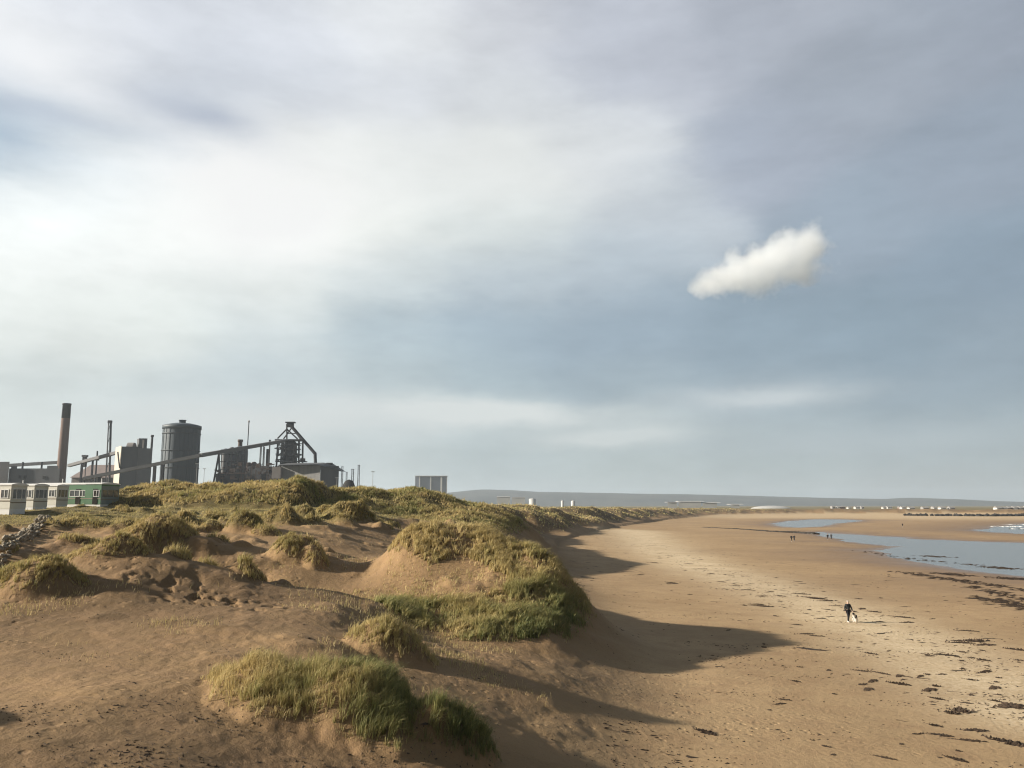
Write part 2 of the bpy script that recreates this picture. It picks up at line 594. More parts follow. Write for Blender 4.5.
def far_land(X, Y, d):
    """dune belt along the bay beyond the near dunes; d = metres inland"""
    crest = np.interp(Y, [100, 150, 200, 300, 500, 900, 7000], [10.6, 10.3, 10.3, 9.6, 8.3, 6.2, 4.5])
    plat = np.interp(Y, [100, 150, 300, 600, 1000, 2500, 7000], [9.6, 9.3, 8.6, 6.5, 4.5, 3.5, 3])
    n1 = fbm(X, Y, 26, 4, 31)
    n2 = np.abs(fbm(X, Y, 60, 3, 41))
    dd = d + (9 * fbm(X, Y, 34, 3, 51) + 4 * fbm(X, Y, 11, 3, 52)) * sstep(-3, 6, d)
    rise = sstep(-2.0, 21.0, dd)
    gap = sstep(-.25, .25, fbm(X, Y, 30, 3, 57))
    belt = np.exp(-((dd - 22) / 26) ** 2)
    top = plat * 0.86 + (crest - plat * 0.86) * belt + (n1 * 2.6 + 1.6 * fbm(X, Y, 11, 3, 33)) * np.exp(-np.maximum(dd, 0) / 70) * np.interp(Y, [100, 300, 900], [1, .8, .5]) - n2 * 3.0 * belt
    top = top - 3.2 * (1 - gap) * np.exp(-(np.maximum(dd, 0) / 26) ** 2) * np.interp(Y, [100, 300, 900], [1, .9, .4])
    return 1.7 + (top - 1.7) * rise


RIDGES = [  # grassed ridges, (px0, px1, distance, half depth, crest z, roughness)
    (118, 330, 112, 13, 13.1, 0), (352, 352, 126, 10, 13.4, 9),
]


def ridge_h(X, Y, z):
    """long dark grassed ridge behind the field"""
    w = fbm(X, Y, 11, 4, 77)
    Xa, Xb = (150 - 512) / F * 112, (300 - 512) / F * 112
    u = np.maximum(np.maximum(Xa - X, X - Xb), 0)
    t = np.sqrt((u / 4.0) ** 2 + ((Y - 112 + 2.5 * w) / 12.5) ** 2)
    h = np.clip(1 - t ** 2.2, 0, 1) ** 0.8
    z0 = z
    z = z0 + h * (2.5 + 0.7 * w + 0.9 * fbm(X, Y, 4, 3, 78))
    Xc = (362 - 512) / F * 128
    t = np.sqrt(((X - Xc) / 7.0) ** 2 + ((Y - 126 + 2 * w) / 10) ** 2)
    z = np.maximum(z, z0 + np.clip(1 - t ** 2, 0, 1) ** 0.9 * (1.3 + 0.8 * w))
    Xc = (412 - 512) / F * 128
    t = np.sqrt(((X - Xc) / 7.5) ** 2 + ((Y - 128 + 2 * w) / 9) ** 2)
    z = np.maximum(z, z0 + np.clip(1 - t ** 2, 0, 1) ** 0.9 * (1.2 + 0.8 * w))
    return z


def ground(X, Y, full=False):
    d = -sdf(X, Y, LAND)                               # metres inland
    dl, dp, ds = sdf(X, Y, LAGOON), sdf(X, Y, POOL), sdf(X, Y, SEA)
    wob = fbm(X, Y, 22, 4, 5) * np.clip(Y / 60, 0.5, 4)
    dw = np.minimum(np.minimum(dl, dp), ds) + wob * 1.2 + 2.2 * fbm(X * .5, Y * 1.4, 6, 4, 6) * np.clip(Y / 100, .7, 3)
    # beach
    bz = 0.15 + 1.75 * np.exp(np.minimum(d, 0) / 12.0)
    bw = np.where(dw > 0, WL + 0.020 * dw + 0.10 * (1 - np.exp(-np.maximum(dw, 0) / 8.0)), WL - 1.2 * (1 - np.exp(np.minimum(dw, 0) / 9.0)))
    k = 0.25
    beach = -k * np.log(np.exp(-np.clip(bz, -5, 30) / k) + np.exp(-np.clip(bw, -5, 30) / k))
    beach = beach + 0.03 * fbm(X, Y, 9, 3, 8) * sstep(0, 20, dw)
    # land
    nl = near_land(np.clip(X, -110, 20), np.clip(Y, -5, 172))
    nl = ridge_h(X, Y, nl)
    cover = np.zeros(X.shape)
    wx = X + 0.35 * fbm(X, Y, 1.6, 3, 61)
    wy = Y + 0.35 * fbm(X, Y, 1.6, 3, 62)
    for (k_, mx_, my_, a, b, h) in MLIST:
        r2 = ((wx - mx_) / a) ** 2 + ((wy - my_) / b) ** 2
        nl = nl + h * np.clip(1 - r2, 0, 1) ** 1.25
    for (mx_, my_, a, b, h) in EXTRA:
        r2 = ((wx - mx_) / a) ** 2 + ((wy - my_) / b) ** 2
        nl = nl + h * np.clip(1 - r2, 0, 1) ** 1.25
    fl = far_land(X, Y, d)
    wfar = sstep(136, 168, Y + 0.25 * np.maximum(-X - 20, 0) * 0 + 6 * fbm(X, Y, 20, 2, 9))
    land = nl * (1 - wfar) + fl * wfar
    # edge between land and beach
    wl = sstep(-8.0, 5.0, d + 0.8 * fbm(X, Y, 5, 3, 12))
    wl_far = sstep(-0.5, 0.5, d)
    w = wl * (1 - wfar) + wl_far * wfar
    z = beach * (1 - w) + np.maximum(land, beach * 0.6) * w
    # behind the camera and inland to the left: plain land
    # roughness of loose, trodden sand
    dist = np.sqrt(X * X + Y * Y)
    inl = sstep(-4, 4, d)
    z = z + inl * (0.10 * fbm(X, Y, 3.2, 4, 21) + 0.85 * np.maximum(fbm(X, Y, 5.0, 4, 25) - 0.05, 0) * (0.45 * sstep(23, 30, Y) + 0.55 * sstep(38, 48, Y)) + 0.16 * fbm(X, Y, 9.0, 3, 22))
    lump = fbm(X, Y, 0.55, 3, 23)
    trod = sstep(-0.15, 0.35, fbm(X, Y, 7, 3, 24))
    fade = np.clip(1.2 - dist / 150, 0, 1)
    z = z + fade * (0.010 + 0.026 * inl * (0.3 + trod)) * lump
    # small washed-out scarp below the hollow
    sx, sy = (190 - 512) / F * 39.5, 39.5
    q = np.exp(-(((X - sx - 1.0) / 4.5) ** 2 + ((Y - sy + 0.25 * (X - sx)) / 1.6) ** 2))
    z = z - q * 0.22 * sstep(0.0, .30, fbm(X, Y, 0.9, 4, 29))
    z = z - 0.0 * dist
    if full:
        return z, d, dw, wfar, trod
    return z


def gz(x, y):
    return float(ground(np.array([float(x)]), np.array([float(y)]))[0])


# polar sheet round the viewpoint: fine where it is near, out to the horizon
FINE = 31.5
azs = np.concatenate([np.arange(-180, -45, 3.0), np.arange(-45, -34.5, 0.5), np.arange(-34.5, 34.5, 0.085), np.arange(34.5, 45, 0.5), np.arange(45, 180, 3.0)])
rs = np.concatenate([[0.6, 1.5, 3, 5, 7, 9, 11], np.exp(np.arange(math.log(12.0), math.log(150), 0.0042)), np.exp(np.arange(math.log(150.5), math.log(7600), 0.018)), [7700]])
na, nr = len(azs), len(rs)
AZ, RR = np.meshgrid(np.radians(azs), rs)
GX, GY = (RR * np.sin(AZ)).ravel(), (RR * np.cos(AZ)).ravel()
GZ, GD, GDW, GFAR, GTROD = ground(GX, GY, True)
GDIST = np.sqrt(GX ** 2 + GY ** 2)


def marram(X, Y, Z, d):
    """where dune grass grows: density 0..1, greenness 0..1, clump index (-1 = general)"""
    dens = np.zeros(X.shape)
    green = np.full(X.shape, 0.2)
    idx = np.full(X.shape, -1)
    wx = X + 0.4 * fbm(X, Y, 1.6, 3, 61)
    wy = Y + 0.4 * fbm(X, Y, 1.6, 3, 62)
    gn = fbm(X, Y, 6, 3, 91)
    keys = list(MOUNDS)
    for (k, mx_, my_, a, b, h) in MLIST:
        r2 = ((wx - mx_) / (a * 1.02)) ** 2 + ((wy - my_ - 0.15 * b) / (b * 1.02)) ** 2
        m = sstep(1.0, 0.55, r2)
        sel = m > dens
        dens = np.where(sel, m, dens)
        idx = np.where(sel & (m > 0.02), keys.index(k), idx)
    fl_ = np.where((idx == 0) | (idx == 1), 0.45, 0.12)
    dens = dens * (fl_ + (1 - fl_) * sstep(-0.22, 0.12, fbm(X, Y, 1.5, 3, 93)))
    green = np.where(idx >= 0, 0.18 + 0.4 * gn, green)
    green = np.where(idx == 0, np.clip(0.40 + 0.09 * (X + 5.0) + 0.55 * fbm(X, Y, 2.2, 3, 94), 0.1, 1), green)
    for j_, (mx_, my_, a, b, h) in enumerate(EXTRA):
        if j_ % 5 in (1, 3):
            continue
        r2 = ((wx - mx_ - .15 * a) / a) ** 2 + ((wy - my_) / b) ** 2
        dens = np.maximum(dens, sstep(0.95, 0.4, r2) * 0.75)
    # central dune
    cx, cy = -2.3, 52.8
    rC = np.sqrt(((wx - cx) / 7.6) ** 2 + ((wy - cy) / 10.4) ** 2)
    px, py, w_ = project(X, Y, Z)
    bare = [(352, 604), (375, 566), (394, 548), (412, 552), (428, 562), (455, 558), (478, 561), (494, 570), (510, 580), (500, 592), (470, 599), (440, 603), (415, 600), (395, 602)]
    jx, jy = px + 7 * fbm(X, Y, 2.0, 3, 95), py + 4 * fbm(X, Y, 2.0, 3, 96)
    isbare = in_poly(jx, jy, bare) & (wy < 58)
    mC = sstep(1.0, 0.86, rC) * np.where(isbare, 0.05, 1.0)
    mC = mC * np.where((px < 385) & (py < 590) & (wy < 58), 0.1, 1.0)
    mC = mC * (0.25 + 0.75 * sstep(-0.3, 0.1, fbm(X, Y, 2.6, 3, 98)))
    mC = mC * sstep(652, 636, py + 0.0 * px + 14 * fbm(X, Y, 3, 2, 97))
    sel = (mC > dens) & (idx < 0)
    dens = np.where(sel, mC, dens)
    gC = np.clip(0.33 + 0.55 * gn + 0.006 * (py - 590), 0.05, 0.85)
    green = np.where(sel, gC, green)
    idx = np.where(sel & (mC > 0.02), len(keys), idx)
    # green ridge behind, dark ridge behind the field, and the belt along the bay
    n1 = fbm(X, Y, 9, 4, 101)
    h_ = Z
    m = sstep(95, 101, Y + 3 * n1) * sstep(5.5, 7.5, h_ + 1.2 * n1) * sstep(175, 150, Y)
    m = m * sstep(-38, -15, -np.abs(X + 28) + 0 * X) if False else m
    tall = sstep(9.8, 10.5, h_ + 0.25 * n1)
    onD = sstep(0, 5, 14 + X * 0 - np.abs((X + 5) - 0) + 4) * sstep(104, 112, Y + 4 * n1)
    m = np.maximum(m * tall, m * onD)
    patch = sstep(-0.35, 0.02, fbm(X, Y, 4, 4, 103))
    m = m * (0.10 + 0.90 * patch)
    sel = m > dens
    dens = np.where(sel, m, dens)
    green = np.where(sel, np.where(X > -31, np.clip(.30 + .7 * gn, .03, .9), np.clip(.22 + .7 * gn, .0, .8)), green)
    far = sstep(138, 160, Y) * sstep(1.0, 5.0, d + 4 * n1) * sstep(230, 80, d) * sstep(2.2, 4, h_)
    far = far * (0.25 + 0.75 * sstep(-0.35, 0.15, fbm(X, Y, 14, 3, 105)))
    far = far * sstep(1400, 700, Y)
    sel = far > dens
    dens = np.where(sel, far, dens)
    green = np.where(sel, np.clip(.28 + .7 * gn, .0, .9), green)
    return dens * (d > -2.5), green, idx


GDENS, GGREEN, GIDX = marram(GX, GY, GZ, GD)
# zones: R litter under grass, G short turf of the field, B pale shell sand of the strand line, A wet sand
turf = sstep(8.0, 8.7, GZ - 0.12 * fbm(GX, GY, 3, 3, 71)) * sstep(52, 62, GY + 3 * fbm(GX, GY, 8, 3, 72)) * sstep(4, 12, GD)
turf = np.maximum(turf, sstep(60, 100, GD) * sstep(30, 60, GDIST))
turf = np.where(GY < 0, sstep(20, 40, -GX), turf)
STRAND = [tuple(gp(a, b, 0.25)[:2]) for a, b in [(634, 532), (655, 548), (700, 567), (760, 586), (820, 606), (880, 630), (960, 668), (1060, 720)]]
sd_ = seg_dist(GX, GY, STRAND)
pale = np.exp(-(sd_ / np.interp(GDIST, [30, 70, 150, 300], [4.5, 5.5, 7.5, 11])) ** 2) * (0.95 + 0.6 * fbm(GX, GY, 5, 4, 73))
pale = np.maximum(pale, 0.45 * sstep(560, 700, GDIST) * (GD < 0) * (GDW > 4))
wet = np.exp(-np.maximum(GDW, 0) / (12 + 14 * sstep(-.3, .3, fbm(GX, GY, 40, 3, 74)))) * (GD < 0)
wet = np.maximum(wet, 0.9 * np.exp(-np.maximum(sdf(GX, GY, SEA), 0) / 45) * (GDIST > 250) * (GD < -8))
zone = np.stack([np.clip(GDENS, 0, 1), np.clip(turf, 0, 1), np.clip(pale, 0, 1), np.clip(wet, 0, 1)], -1)

gidx = np.arange(na * nr).reshape(nr, na)
nxt = np.roll(gidx, -1, axis=1)
quads = np.stack([gidx[:-1].ravel(), nxt[:-1].ravel(), nxt[1:].ravel(), gidx[1:].ravel()], -1)[:, ::-1]
quads = quads[:, [0, 1, 2, 3]]
verts = np.stack([GX, GY, GZ], -1)
verts = np.vstack([verts, [[0, 0, GZ[0]]]])
zone = np.vstack([zone, [[0, 0, 0, 0]]])
fan = np.stack([gidx[0], np.full(na, na * nr), nxt[0]], -1)[:, ::-1]

gm, t, b = new_mat('sand_and_turf')
N_, L_ = t.nodes.new, t.links.new
tcn = N_('ShaderNodeTexCoord')


def tn(scale, detail=5, rough=0.55, stretch=None):
    n = N_('ShaderNodeTexNoise')
    n.inputs['Scale'].default_value = scale
    n.inputs['Detail'].default_value = detail
    n.inputs['Roughness'].default_value = rough
    if stretch:
        mp = N_('ShaderNodeMapping')
        mp.inputs['Scale'].default_value = stretch
        L_(tcn.outputs['Object'], mp.inputs['Vector'])
        L_(mp.outputs[0], n.inputs['Vector'])
    else:
        L_(tcn.outputs['Object'], n.inputs['Vector'])
    return n.outputs['Fac']


def ramp(fac, p0, p1, c0, c1):
    r_ = N_('ShaderNodeValToRGB')
    r_.color_ramp.elements[0].position = p0
    r_.color_ramp.elements[1].position = p1
    r_.color_ramp.elements[0].color = (*c0, 1)
    r_.color_ramp.elements[1].color = (*c1, 1)
    L_(fac, r_.inputs['Fac'])
    return r_.outputs['Color']


def mixc(fac, a, bb):
    n = N_('ShaderNodeMix')
    n.data_type = 'RGBA'
    n.clamp_factor = True
    for s_, x in (('Factor', fac), ('A', a), ('B', bb)):
        if isinstance(x, (int, float)):
            n.inputs[s_].default_value = x
        elif isinstance(x, (tuple, list)):
            n.inputs[s_].default_value = (*x, 1)
        else:
            L_(x, n.inputs[s_])
    return n.outputs['Result']


def mth(op, a, bb=None, c=None):
    n = N_('ShaderNodeMath')
    n.operation = op
    for i, x in enumerate((a, bb, c)):
        if x is None:
            continue
        if isinstance(x, (int, float)):
            n.inputs[i].default_value = x
        else:
            L_(x, n.inputs[i])
    return n.outputs[0]


zn = N_('ShaderNodeAttribute')
zn.attribute_name = 'zone'
sep = N_('ShaderNodeSeparateColor')
L_(zn.outputs['Color'], sep.inputs[0])
zR, zG, zB, zA = sep.outputs[0], sep.outputs[1], sep.outputs[2], zn.outputs['Alpha']
n_big, n_mid, n_fine, n_grit = tn(0.07, 4), tn(0.6, 5), tn(4.0, 5, 0.65), tn(22.0, 3, 0.7)
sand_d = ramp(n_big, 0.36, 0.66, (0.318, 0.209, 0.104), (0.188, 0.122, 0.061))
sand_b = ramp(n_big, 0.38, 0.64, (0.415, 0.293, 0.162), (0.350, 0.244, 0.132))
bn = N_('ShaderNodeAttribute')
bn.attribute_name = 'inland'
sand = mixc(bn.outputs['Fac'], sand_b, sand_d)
sand = mixc(mth('MULTIPLY', ramp(n_mid, 0.42, 0.66, (0, 0, 0), (1, 1, 1)), 0.45), sand, (0.27, 0.17, 0.092))
sand = mixc(ramp(n_grit, 0.57, 0.68, (0, 0, 0), (.7, .7, .7)), sand, (0.17, 0.11, 0.065))
sand = mixc(mth('MULTIPLY', ramp(n_fine, 0.56, 0.68, (0, 0, 0), (1, 1, 1)), 0.5), sand, (0.20, 0.13, 0.075))
shell = ramp(n_fine, 0.40, 0.62, (0.66, 0.54, 0.37), (0.50, 0.385, 0.235))
sand = mixc(zB, sand, shell)
streak = tn(0.35, 5, 0.6, (0.25, 1.0, 1.0))
wets = ramp(streak, 0.40, 0.66, (0.215, 0.140, 0.085), (0.150, 0.100, 0.068))
sand = mixc(zA, sand, wets)
n_t1, n_t2 = tn(0.22, 5, 0.6), tn(2.2, 5, 0.7)
turfc = ramp(n_t1, 0.36, 0.66, (0.20, 0.165, 0.062), (0.150, 0.112, 0.048))
turfc = mixc(ramp(n_t2, 0.45, 0.66, (0, 0, 0), (.8, .8, .8)), turfc, (0.085, 0.068, 0.028))
col = mixc(zG, sand, turfc)
lit = ramp(n_fine, 0.36, 0.66, (0.135, 0.098, 0.046), (0.070, 0.050, 0.025))
col = mixc(mth('MULTIPLY', zR, mth('MULTIPLY_ADD', n_mid, 0.9, 0.2)), col, lit)
L_(col, b.inputs['Base Color'])
rg = mth('MULTIPLY_ADD', mth('POWER', zA, 2.0), -0.72, 0.95)
L_(rg, b.inputs['Roughness'])
b.inputs['Specular IOR Level'].default_value = 0.25
bp1 = N_('ShaderNodeBump')
bp1.inputs['Strength'].default_value = 0.55
bp1.inputs['Distance'].default_value = 0.10
vo = N_('ShaderNodeTexVoronoi')
vo.inputs['Scale'].default_value = 1.9
vo.inputs['Randomness'].default_value = 1.0
L_(tcn.outputs['Object'], vo.inputs['Vector'])
pits = N_('ShaderNodeMapRange')
pits.interpolation_type = 'SMOOTHSTEP'
pits.inputs['From Min'].default_value = 0.10
pits.inputs['From Max'].default_value = 0.30
L_(vo.outputs['Distance'], pits.inputs['Value'])
trodden = ramp(tn(0.16, 4, 0.6, (0.5, 1.0, 1.0)), 0.46, 0.60, (0, 0, 0), (1, 1, 1))
hgt = mth('ADD', mth('MULTIPLY', n_fine, 1.0), mth('MULTIPLY', n_grit, 0.30))
hgt = mth('ADD', hgt, mth('MULTIPLY', mth('MULTIPLY', pits.outputs['Result'], 0.75), trodden))
hgt = mth('MULTIPLY', hgt, mth('MULTIPLY_ADD', zA, -0.8, 1.0))
L_(hgt, bp1.inputs['Height'])
L_(bp1.outputs[0], b.inputs['Normal'])
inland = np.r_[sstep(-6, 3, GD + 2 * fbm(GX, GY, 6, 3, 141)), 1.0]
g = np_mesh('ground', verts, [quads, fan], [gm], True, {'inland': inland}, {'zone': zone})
tag(g, kind='structure')

# ------------------------------------------------------------------ water
wm, t, b = new_mat('sea_water')
N_, L_ = t.nodes.new, t.links.new
tcn = N_('ShaderNodeTexCoord')
b.inputs['Base Color'].default_value = (0.15, 0.165, 0.17, 1)
b.inputs['Roughness'].default_value = 0.2
b.inputs['IOR'].default_value = 1.33
b.inputs['Specular IOR Level'].default_value = 0.6
w1 = tn(0.5, 4, 0.6, (0.5, 1.3, 1))
bp1 = N_('ShaderNodeBump')
bp1.inputs['Strength'].default_value = 0.12
bp1.inputs['Distance'].default_value = 0.3
L_(w1, bp1.inputs['Height'])
L_(bp1.outputs[0], b.inputs['Normal'])


def sheet(name, poly, z, mat, grow=1.0):
    cx = sum(p[0] for p in poly) / len(poly)
    me = bpy.data.meshes.new(name)
    bm = bmesh.new()
    vs = [bm.verts.new((p[0], p[1], z)) for p in poly]
    f = bm.faces.new(vs)
    if f.normal.z < 0:
        f.normal_flip()
    bmesh.ops.triangulate(bm, faces=[f])
    bm.normal_update()
    for f in bm.faces:
        if f.normal.z < 0:
            f.normal_flip()
    bm.to_mesh(me)
    bm.free()
    me.materials.append(mat)
    o = bpy.data.objects.new(name, me)
    COL.objects.link(o)
    return tag(o, kind='structure')


def outset(poly, m):
    """polygon grown outwards by m metres (vertex normals)"""
    n = len(poly)
    area = sum(poly[i][0] * poly[(i + 1) % n][1] - poly[(i + 1) % n][0] * poly[i][1] for i in range(n))
    s = 1 if area > 0 else -1
    out = []
    for i in range(n):
        a, p, c = poly[i - 1], poly[i], poly[(i + 1) % n]
        e1 = Vector((p[0] - a[0], p[1] - a[1])).normalized()
        e2 = Vector((c[0] - p[0], c[1] - p[1])).normalized()
        nrm = Vector((e1.y + e2.y, -e1.x - e2.x)) * s
        nrm = nrm.normalized() if nrm.length > 0.2 else Vector((0, 0))
        out.append((p[0] + nrm.x * m, p[1] + nrm.y * m))
    return out


# one level of water: the basins are lower than it, the beach is higher
sheet('sea_water', [(60, 20), (60, 900), (7700, 1200), (7700, -400), (60, -400)], WL, wm)

# surf on the sea at the far right
fm = pm('sea_foam', (.80, .81, .80), (.70, .72, .72), 2.0, 0.9)
foam = MB()
_r = random.Random(3)
for (a, bb, y0, y1, n) in [(988, 1060, 526.5, 527.2, 60), (1002, 1100, 524.6, 525.6, 60), (1010, 1100, 528.8, 529.5, 40)]:
    ptsl = []
    for i in range(n):
        f_ = i / (n - 1)
        p = gp(a + (bb - a) * f_, y0 + (y1 - y0) * f_ + .15 * math.sin(i * .7) + _r.uniform(-.08, .08), WL + 0.02)
        ptsl.append(p)
    for i in range(n - 1):
        if _r.random() < .12:
            continue
        p, q = ptsl[i], ptsl[i + 1]
        h1 = _r.uniform(.1, .3)
        w_ = _r.uniform(1, 3)
        o = Vector((0, w_, 0))
        vs = [p - o, q - o, q + Vector((0, 0, h1)), p + Vector((0, 0, h1)), q + o, p + o]
        foam.add(vs, [(0, 1, 2, 3), (3, 2, 4, 5)], True)
fo = foam.build('surf_foam', fm)
tag(fo, 'white breaking surf at the edge of the sea', 'surf', kind='stuff')

# ------------------------------------------------------------------ hills beyond the land
hm = pm('hill_cover', (.026, .033, .038), (.064, .068, .064), 0.0035, 0.95)
prof = [(-200, 502), (300, 500), (420, 496), (480, 490), (510, 490.5), (540, 492), (600, 493), (640, 494), (680, 494.5), (720, 495.5), (780, 497), (840, 498.6), (880, 499.2), (900, 497.8), (915, 498.3), (950, 500), (1000, 502), (1060, 503.5), (1300, 504.5)]
hx = np.arange(-5200, 6000, 40.0)
hy = np.arange(5400, 7400, 100.0)
HX, HY = np.meshgrid(hx, hy)
pxx = 512 + F * HX / 6400 * 0.99
ph = np.interp(pxx, [p[0] for p in prof], [p[1] for p in prof])
crest = CAMZ + (505 - ph) / F * 6400 * 1.0
prf = np.clip(1 - ((HY - 6400) / 1000) ** 2, 0, 1) ** 1.2
edge = np.minimum(sstep(-5200, -4600, HX), sstep(5960, 5400, HX))
HZ = 1.0 + (crest * edge - 1.0 + 4 * fbm(HX, HY, 500, 4, 3)) * prf
ii = np.arange(HX.size).reshape(HX.shape)
hq = np.stack([ii[:-1, :-1].ravel(), ii[:-1, 1:].ravel(), ii[1:, 1:].ravel(), ii[1:, :-1].ravel()], -1)
ho = np_mesh('hills', np.stack([HX.ravel(), HY.ravel(), HZ.ravel()], -1), [hq], [hm])
tag(ho, kind='structure')

# ------------------------------------------------------------------ marram grass
grm, t, b = new_mat('marram_blades')
N_, L_ = t.nodes.new, t.links.new
an = N_('ShaderNodeAttribute')
an.attribute_name = 'tint'
rp = N_('ShaderNodeValToRGB')
e = rp.color_ramp.elements
e[0].position = 0.0
e[0].color = (0.54, 0.43, 0.21, 1)
e[1].position = 1.0
e[1].color = (0.125, 0.148, 0.054, 1)
for p_, c_ in ((0.30, (0.405, 0.33, 0.145, 1)), (0.55, (0.31, 0.29, 0.115, 1)), (0.8, (0.19, 0.205, 0.078, 1))):
    x = e.new(p_)
    x.color = c_
L_(an.outputs['Fac'], rp.inputs['Fac'])
L_(rp.outputs['Color'], b.inputs['Base Color'])
b.inputs['Roughness'].default_value = 0.65
b.inputs['Specular IOR Level'].default_value = 0.25
tr = N_('ShaderNodeBsdfTranslucent')
L_(rp.outputs['Color'], tr.inputs['Color'])
ms = N_('ShaderNodeMixShader')
ms.inputs[0].default_value = 0.34
out = [n for n in t.nodes if n.type == 'OUTPUT_MATERIAL'][0]
L_(b.outputs[0], ms.inputs[1])
L_(tr.outputs[0], ms.inputs[2])
L_(ms.outputs[0], out.inputs['Surface'])


def blades(name, P, H, Wd, tint, lean=0.45, wind=(0.5, 0.1), out_dir=None):
    n = len(P)
    yaw = RNG.uniform(0, 2 * math.pi, n)
    rad = np.stack([np.cos(yaw), np.sin(yaw)], -1) * RNG.uniform(0.1, 1, (n, 1)) * lean
    if out_dir is not None:
        rad = rad * 0.55 + out_dir
    lv = rad + np.array(wind) * RNG.uniform(0.4, 1.2, (n, 1))
    side = RNG.uniform(0, 2 * math.pi, n)
    s = np.stack([np.cos(side), np.sin(side), np.zeros(n)], -1) * (Wd / 2)[:, None]
    l3 = np.c_[lv, np.zeros(n)]
    up = np.array([0, 0, 1.0])
    Hh = H[:, None]
    base = P - up * 0.04
    mid = P + up * Hh * 0.55 + l3 * Hh * 0.28
    tip = P + up * Hh * (0.95 - 0.25 * np.minimum(np.linalg.norm(lv, axis=1), 1.2))[:, None] + l3 * Hh * 0.95
    V = np.stack([base - s, base + s, mid + s * 0.85, mid - s * 0.85, tip], 1).reshape(-1, 3)
    b0 = np.arange(n) * 5
    q = np.stack([b0, b0 + 1, b0 + 2, b0 + 3], -1)
    t3 = np.stack([b0 + 3, b0 + 2, b0 + 4], -1)
    return np_mesh(name, V, [q, t3], [grm], False, {'tint': np.repeat(tint, 5)})


def sample(n, r0, r1, a0, a1):
    """random ground points, even in bearing and in log distance"""
    a = RNG.uniform(math.radians(a0), math.radians(a1), n)
    r_ = np.exp(RNG.uniform(math.log(r0), math.log(r1), n))
    return r_ * np.sin(a), r_ * np.cos(a)


def grow(n, r0, r1, a0, a1):
    X, Y = sample(n, r0, r1, a0, a1)
    z, d, dw, wf, tr_ = ground(X, Y, True)
    dn, gr, ix = marram(X, Y, z, d)
    keep = RNG.random(n) < dn
    return X[keep], Y[keep], z[keep], gr[keep], ix[keep], dn[keep]


def tufted(X, Y, spread, cell, seed):
    """pull points towards tuft centres scattered over two crossed, warped lattices; returns new xy, outward lean, tuft value"""
    wx = X + cell * 0.55 * gnoise(X / cell / 1.7, Y / cell / 1.7, seed + 7)
    wy = Y + cell * 0.55 * gnoise(X / cell / 1.7, Y / cell / 1.7, seed + 8)
    pick = RNG.random(len(X)) < 0.5
    ang = np.where(pick, 0.35, 1.15)
    sc = np.where(pick, cell, cell * 0.68)
    ca, sa = np.cos(ang), np.sin(ang)
    u, v = (wx * ca + wy * sa) / sc, (-wx * sa + wy * ca) / sc
    iu, iv = np.floor(u), np.floor(v)
    sd = seed + 31 * pick
    h1, h2 = _hash(iu, iv, sd) / (2 * math.pi), _hash(iu, iv, sd + 1) / (2 * math.pi)
    du, dv = (iu + 0.1 + 0.8 * h1 - u) * sc, (iv + 0.1 + 0.8 * h2 - v) * sc
    dx, dy = du * ca - dv * sa, du * sa + dv * ca
    f_ = 1 - spread
    nx, ny = X + dx * f_, Y + dy * f_
    od = np.stack([-dx, -dy], -1) / sc[:, None] * 0.95
    hv = _hash(iu, iv, sd + 2) / (2 * math.pi)
    return nx, ny, od, hv


LABELS = {
    'near': 'large green and straw coloured marram hummock nearest the viewer on the open sand',
    'straw': 'small straw coloured grass hummock between the nearest hummock and the central dune',
    'ridge_end': 'dry brown grass clump at the left edge on the end of the sand ridge',
    'ridge_mid': 'pale yellow grass along the sunlit crest of the sand ridge on the left',
    'bank': 'olive grass clump on top of the bank behind the shaded hollow',
    'field_edge': 'low grass hummock on the sand hill edge just below the caravans',
    'pair': 'pale grass hummock on the field edge between the sand hill and the dark tuft',
    'dark_tuft': 'small dark round tuft on the rim of the shaded hollow',
    'twin': 'rounded brown hummock beside the dark tuft above the hollow',
    'brown': 'shaggy brown hummock at the top of the bare sandy slope',
    'hollow_side': 'russet grass clump on the right hand lip of the shaded hollow',
    'pale': 'pale straw topped knoll standing against the dark grassy ridge',
    'dark_crest': 'broad dark shaggy hummock to the right of the pale straw knoll',
    'dune': 'green marram cover on the big central dune round its bare sand face',
}
KEYS = list(MOUNDS) + ['dune']


def plant(X, Y, z, gr, ix, dn, cell, spread, hmul, wmul, seed):
    nx, ny, od, hv = tufted(X, Y, spread, cell, seed)
    nz = ground(nx, ny)
    dist = np.sqrt(nx ** 2 + ny ** 2)
    n = len(nx)
    H = RNG.uniform(0.3, 0.9, n) * hmul * (0.45 + 0.85 * hv) * (0.55 + 0.45 * dn)
    Wd = np.maximum(0.010, dist * 0.00048) * wmul * RNG.uniform(0.7, 1.3, n)
    tint = np.clip(gr + 0.30 * (hv - 0.5) + RNG.normal(0, 0.13, n), 0, 1)
    return np.stack([nx, ny, nz], -1), H, Wd, tint, od


def put(name, X, Y, z, gr, ix, dn, sel, cell, spread, hmul, wmul, seed, lean=.4):
    P, H, Wd, tint, od = plant(X[sel], Y[sel], z[sel], gr[sel], ix[sel], dn[sel], cell, spread, hmul, wmul, seed)
    return blades(name, P, H, Wd, tint, lean, (0.42, 0.06), od)


def clump(key, n, r0, r1, px0, px1, cell, hmul, wmul=1.0, spread=.5):
    a0, a1 = (math.degrees(math.atan((p - 512) / F)) for p in (px0, px1))
    D = grow(n, r0, r1, a0, a1)
    sel = D[4] == KEYS.index(key)
    if sel.sum() < 10:
        return
    o = put('marram_grass', *D, sel, cell, spread, hmul, wmul, 200)
    tag(o, LABELS[key], 'grass clump', 'marram grass clumps on the dunes')


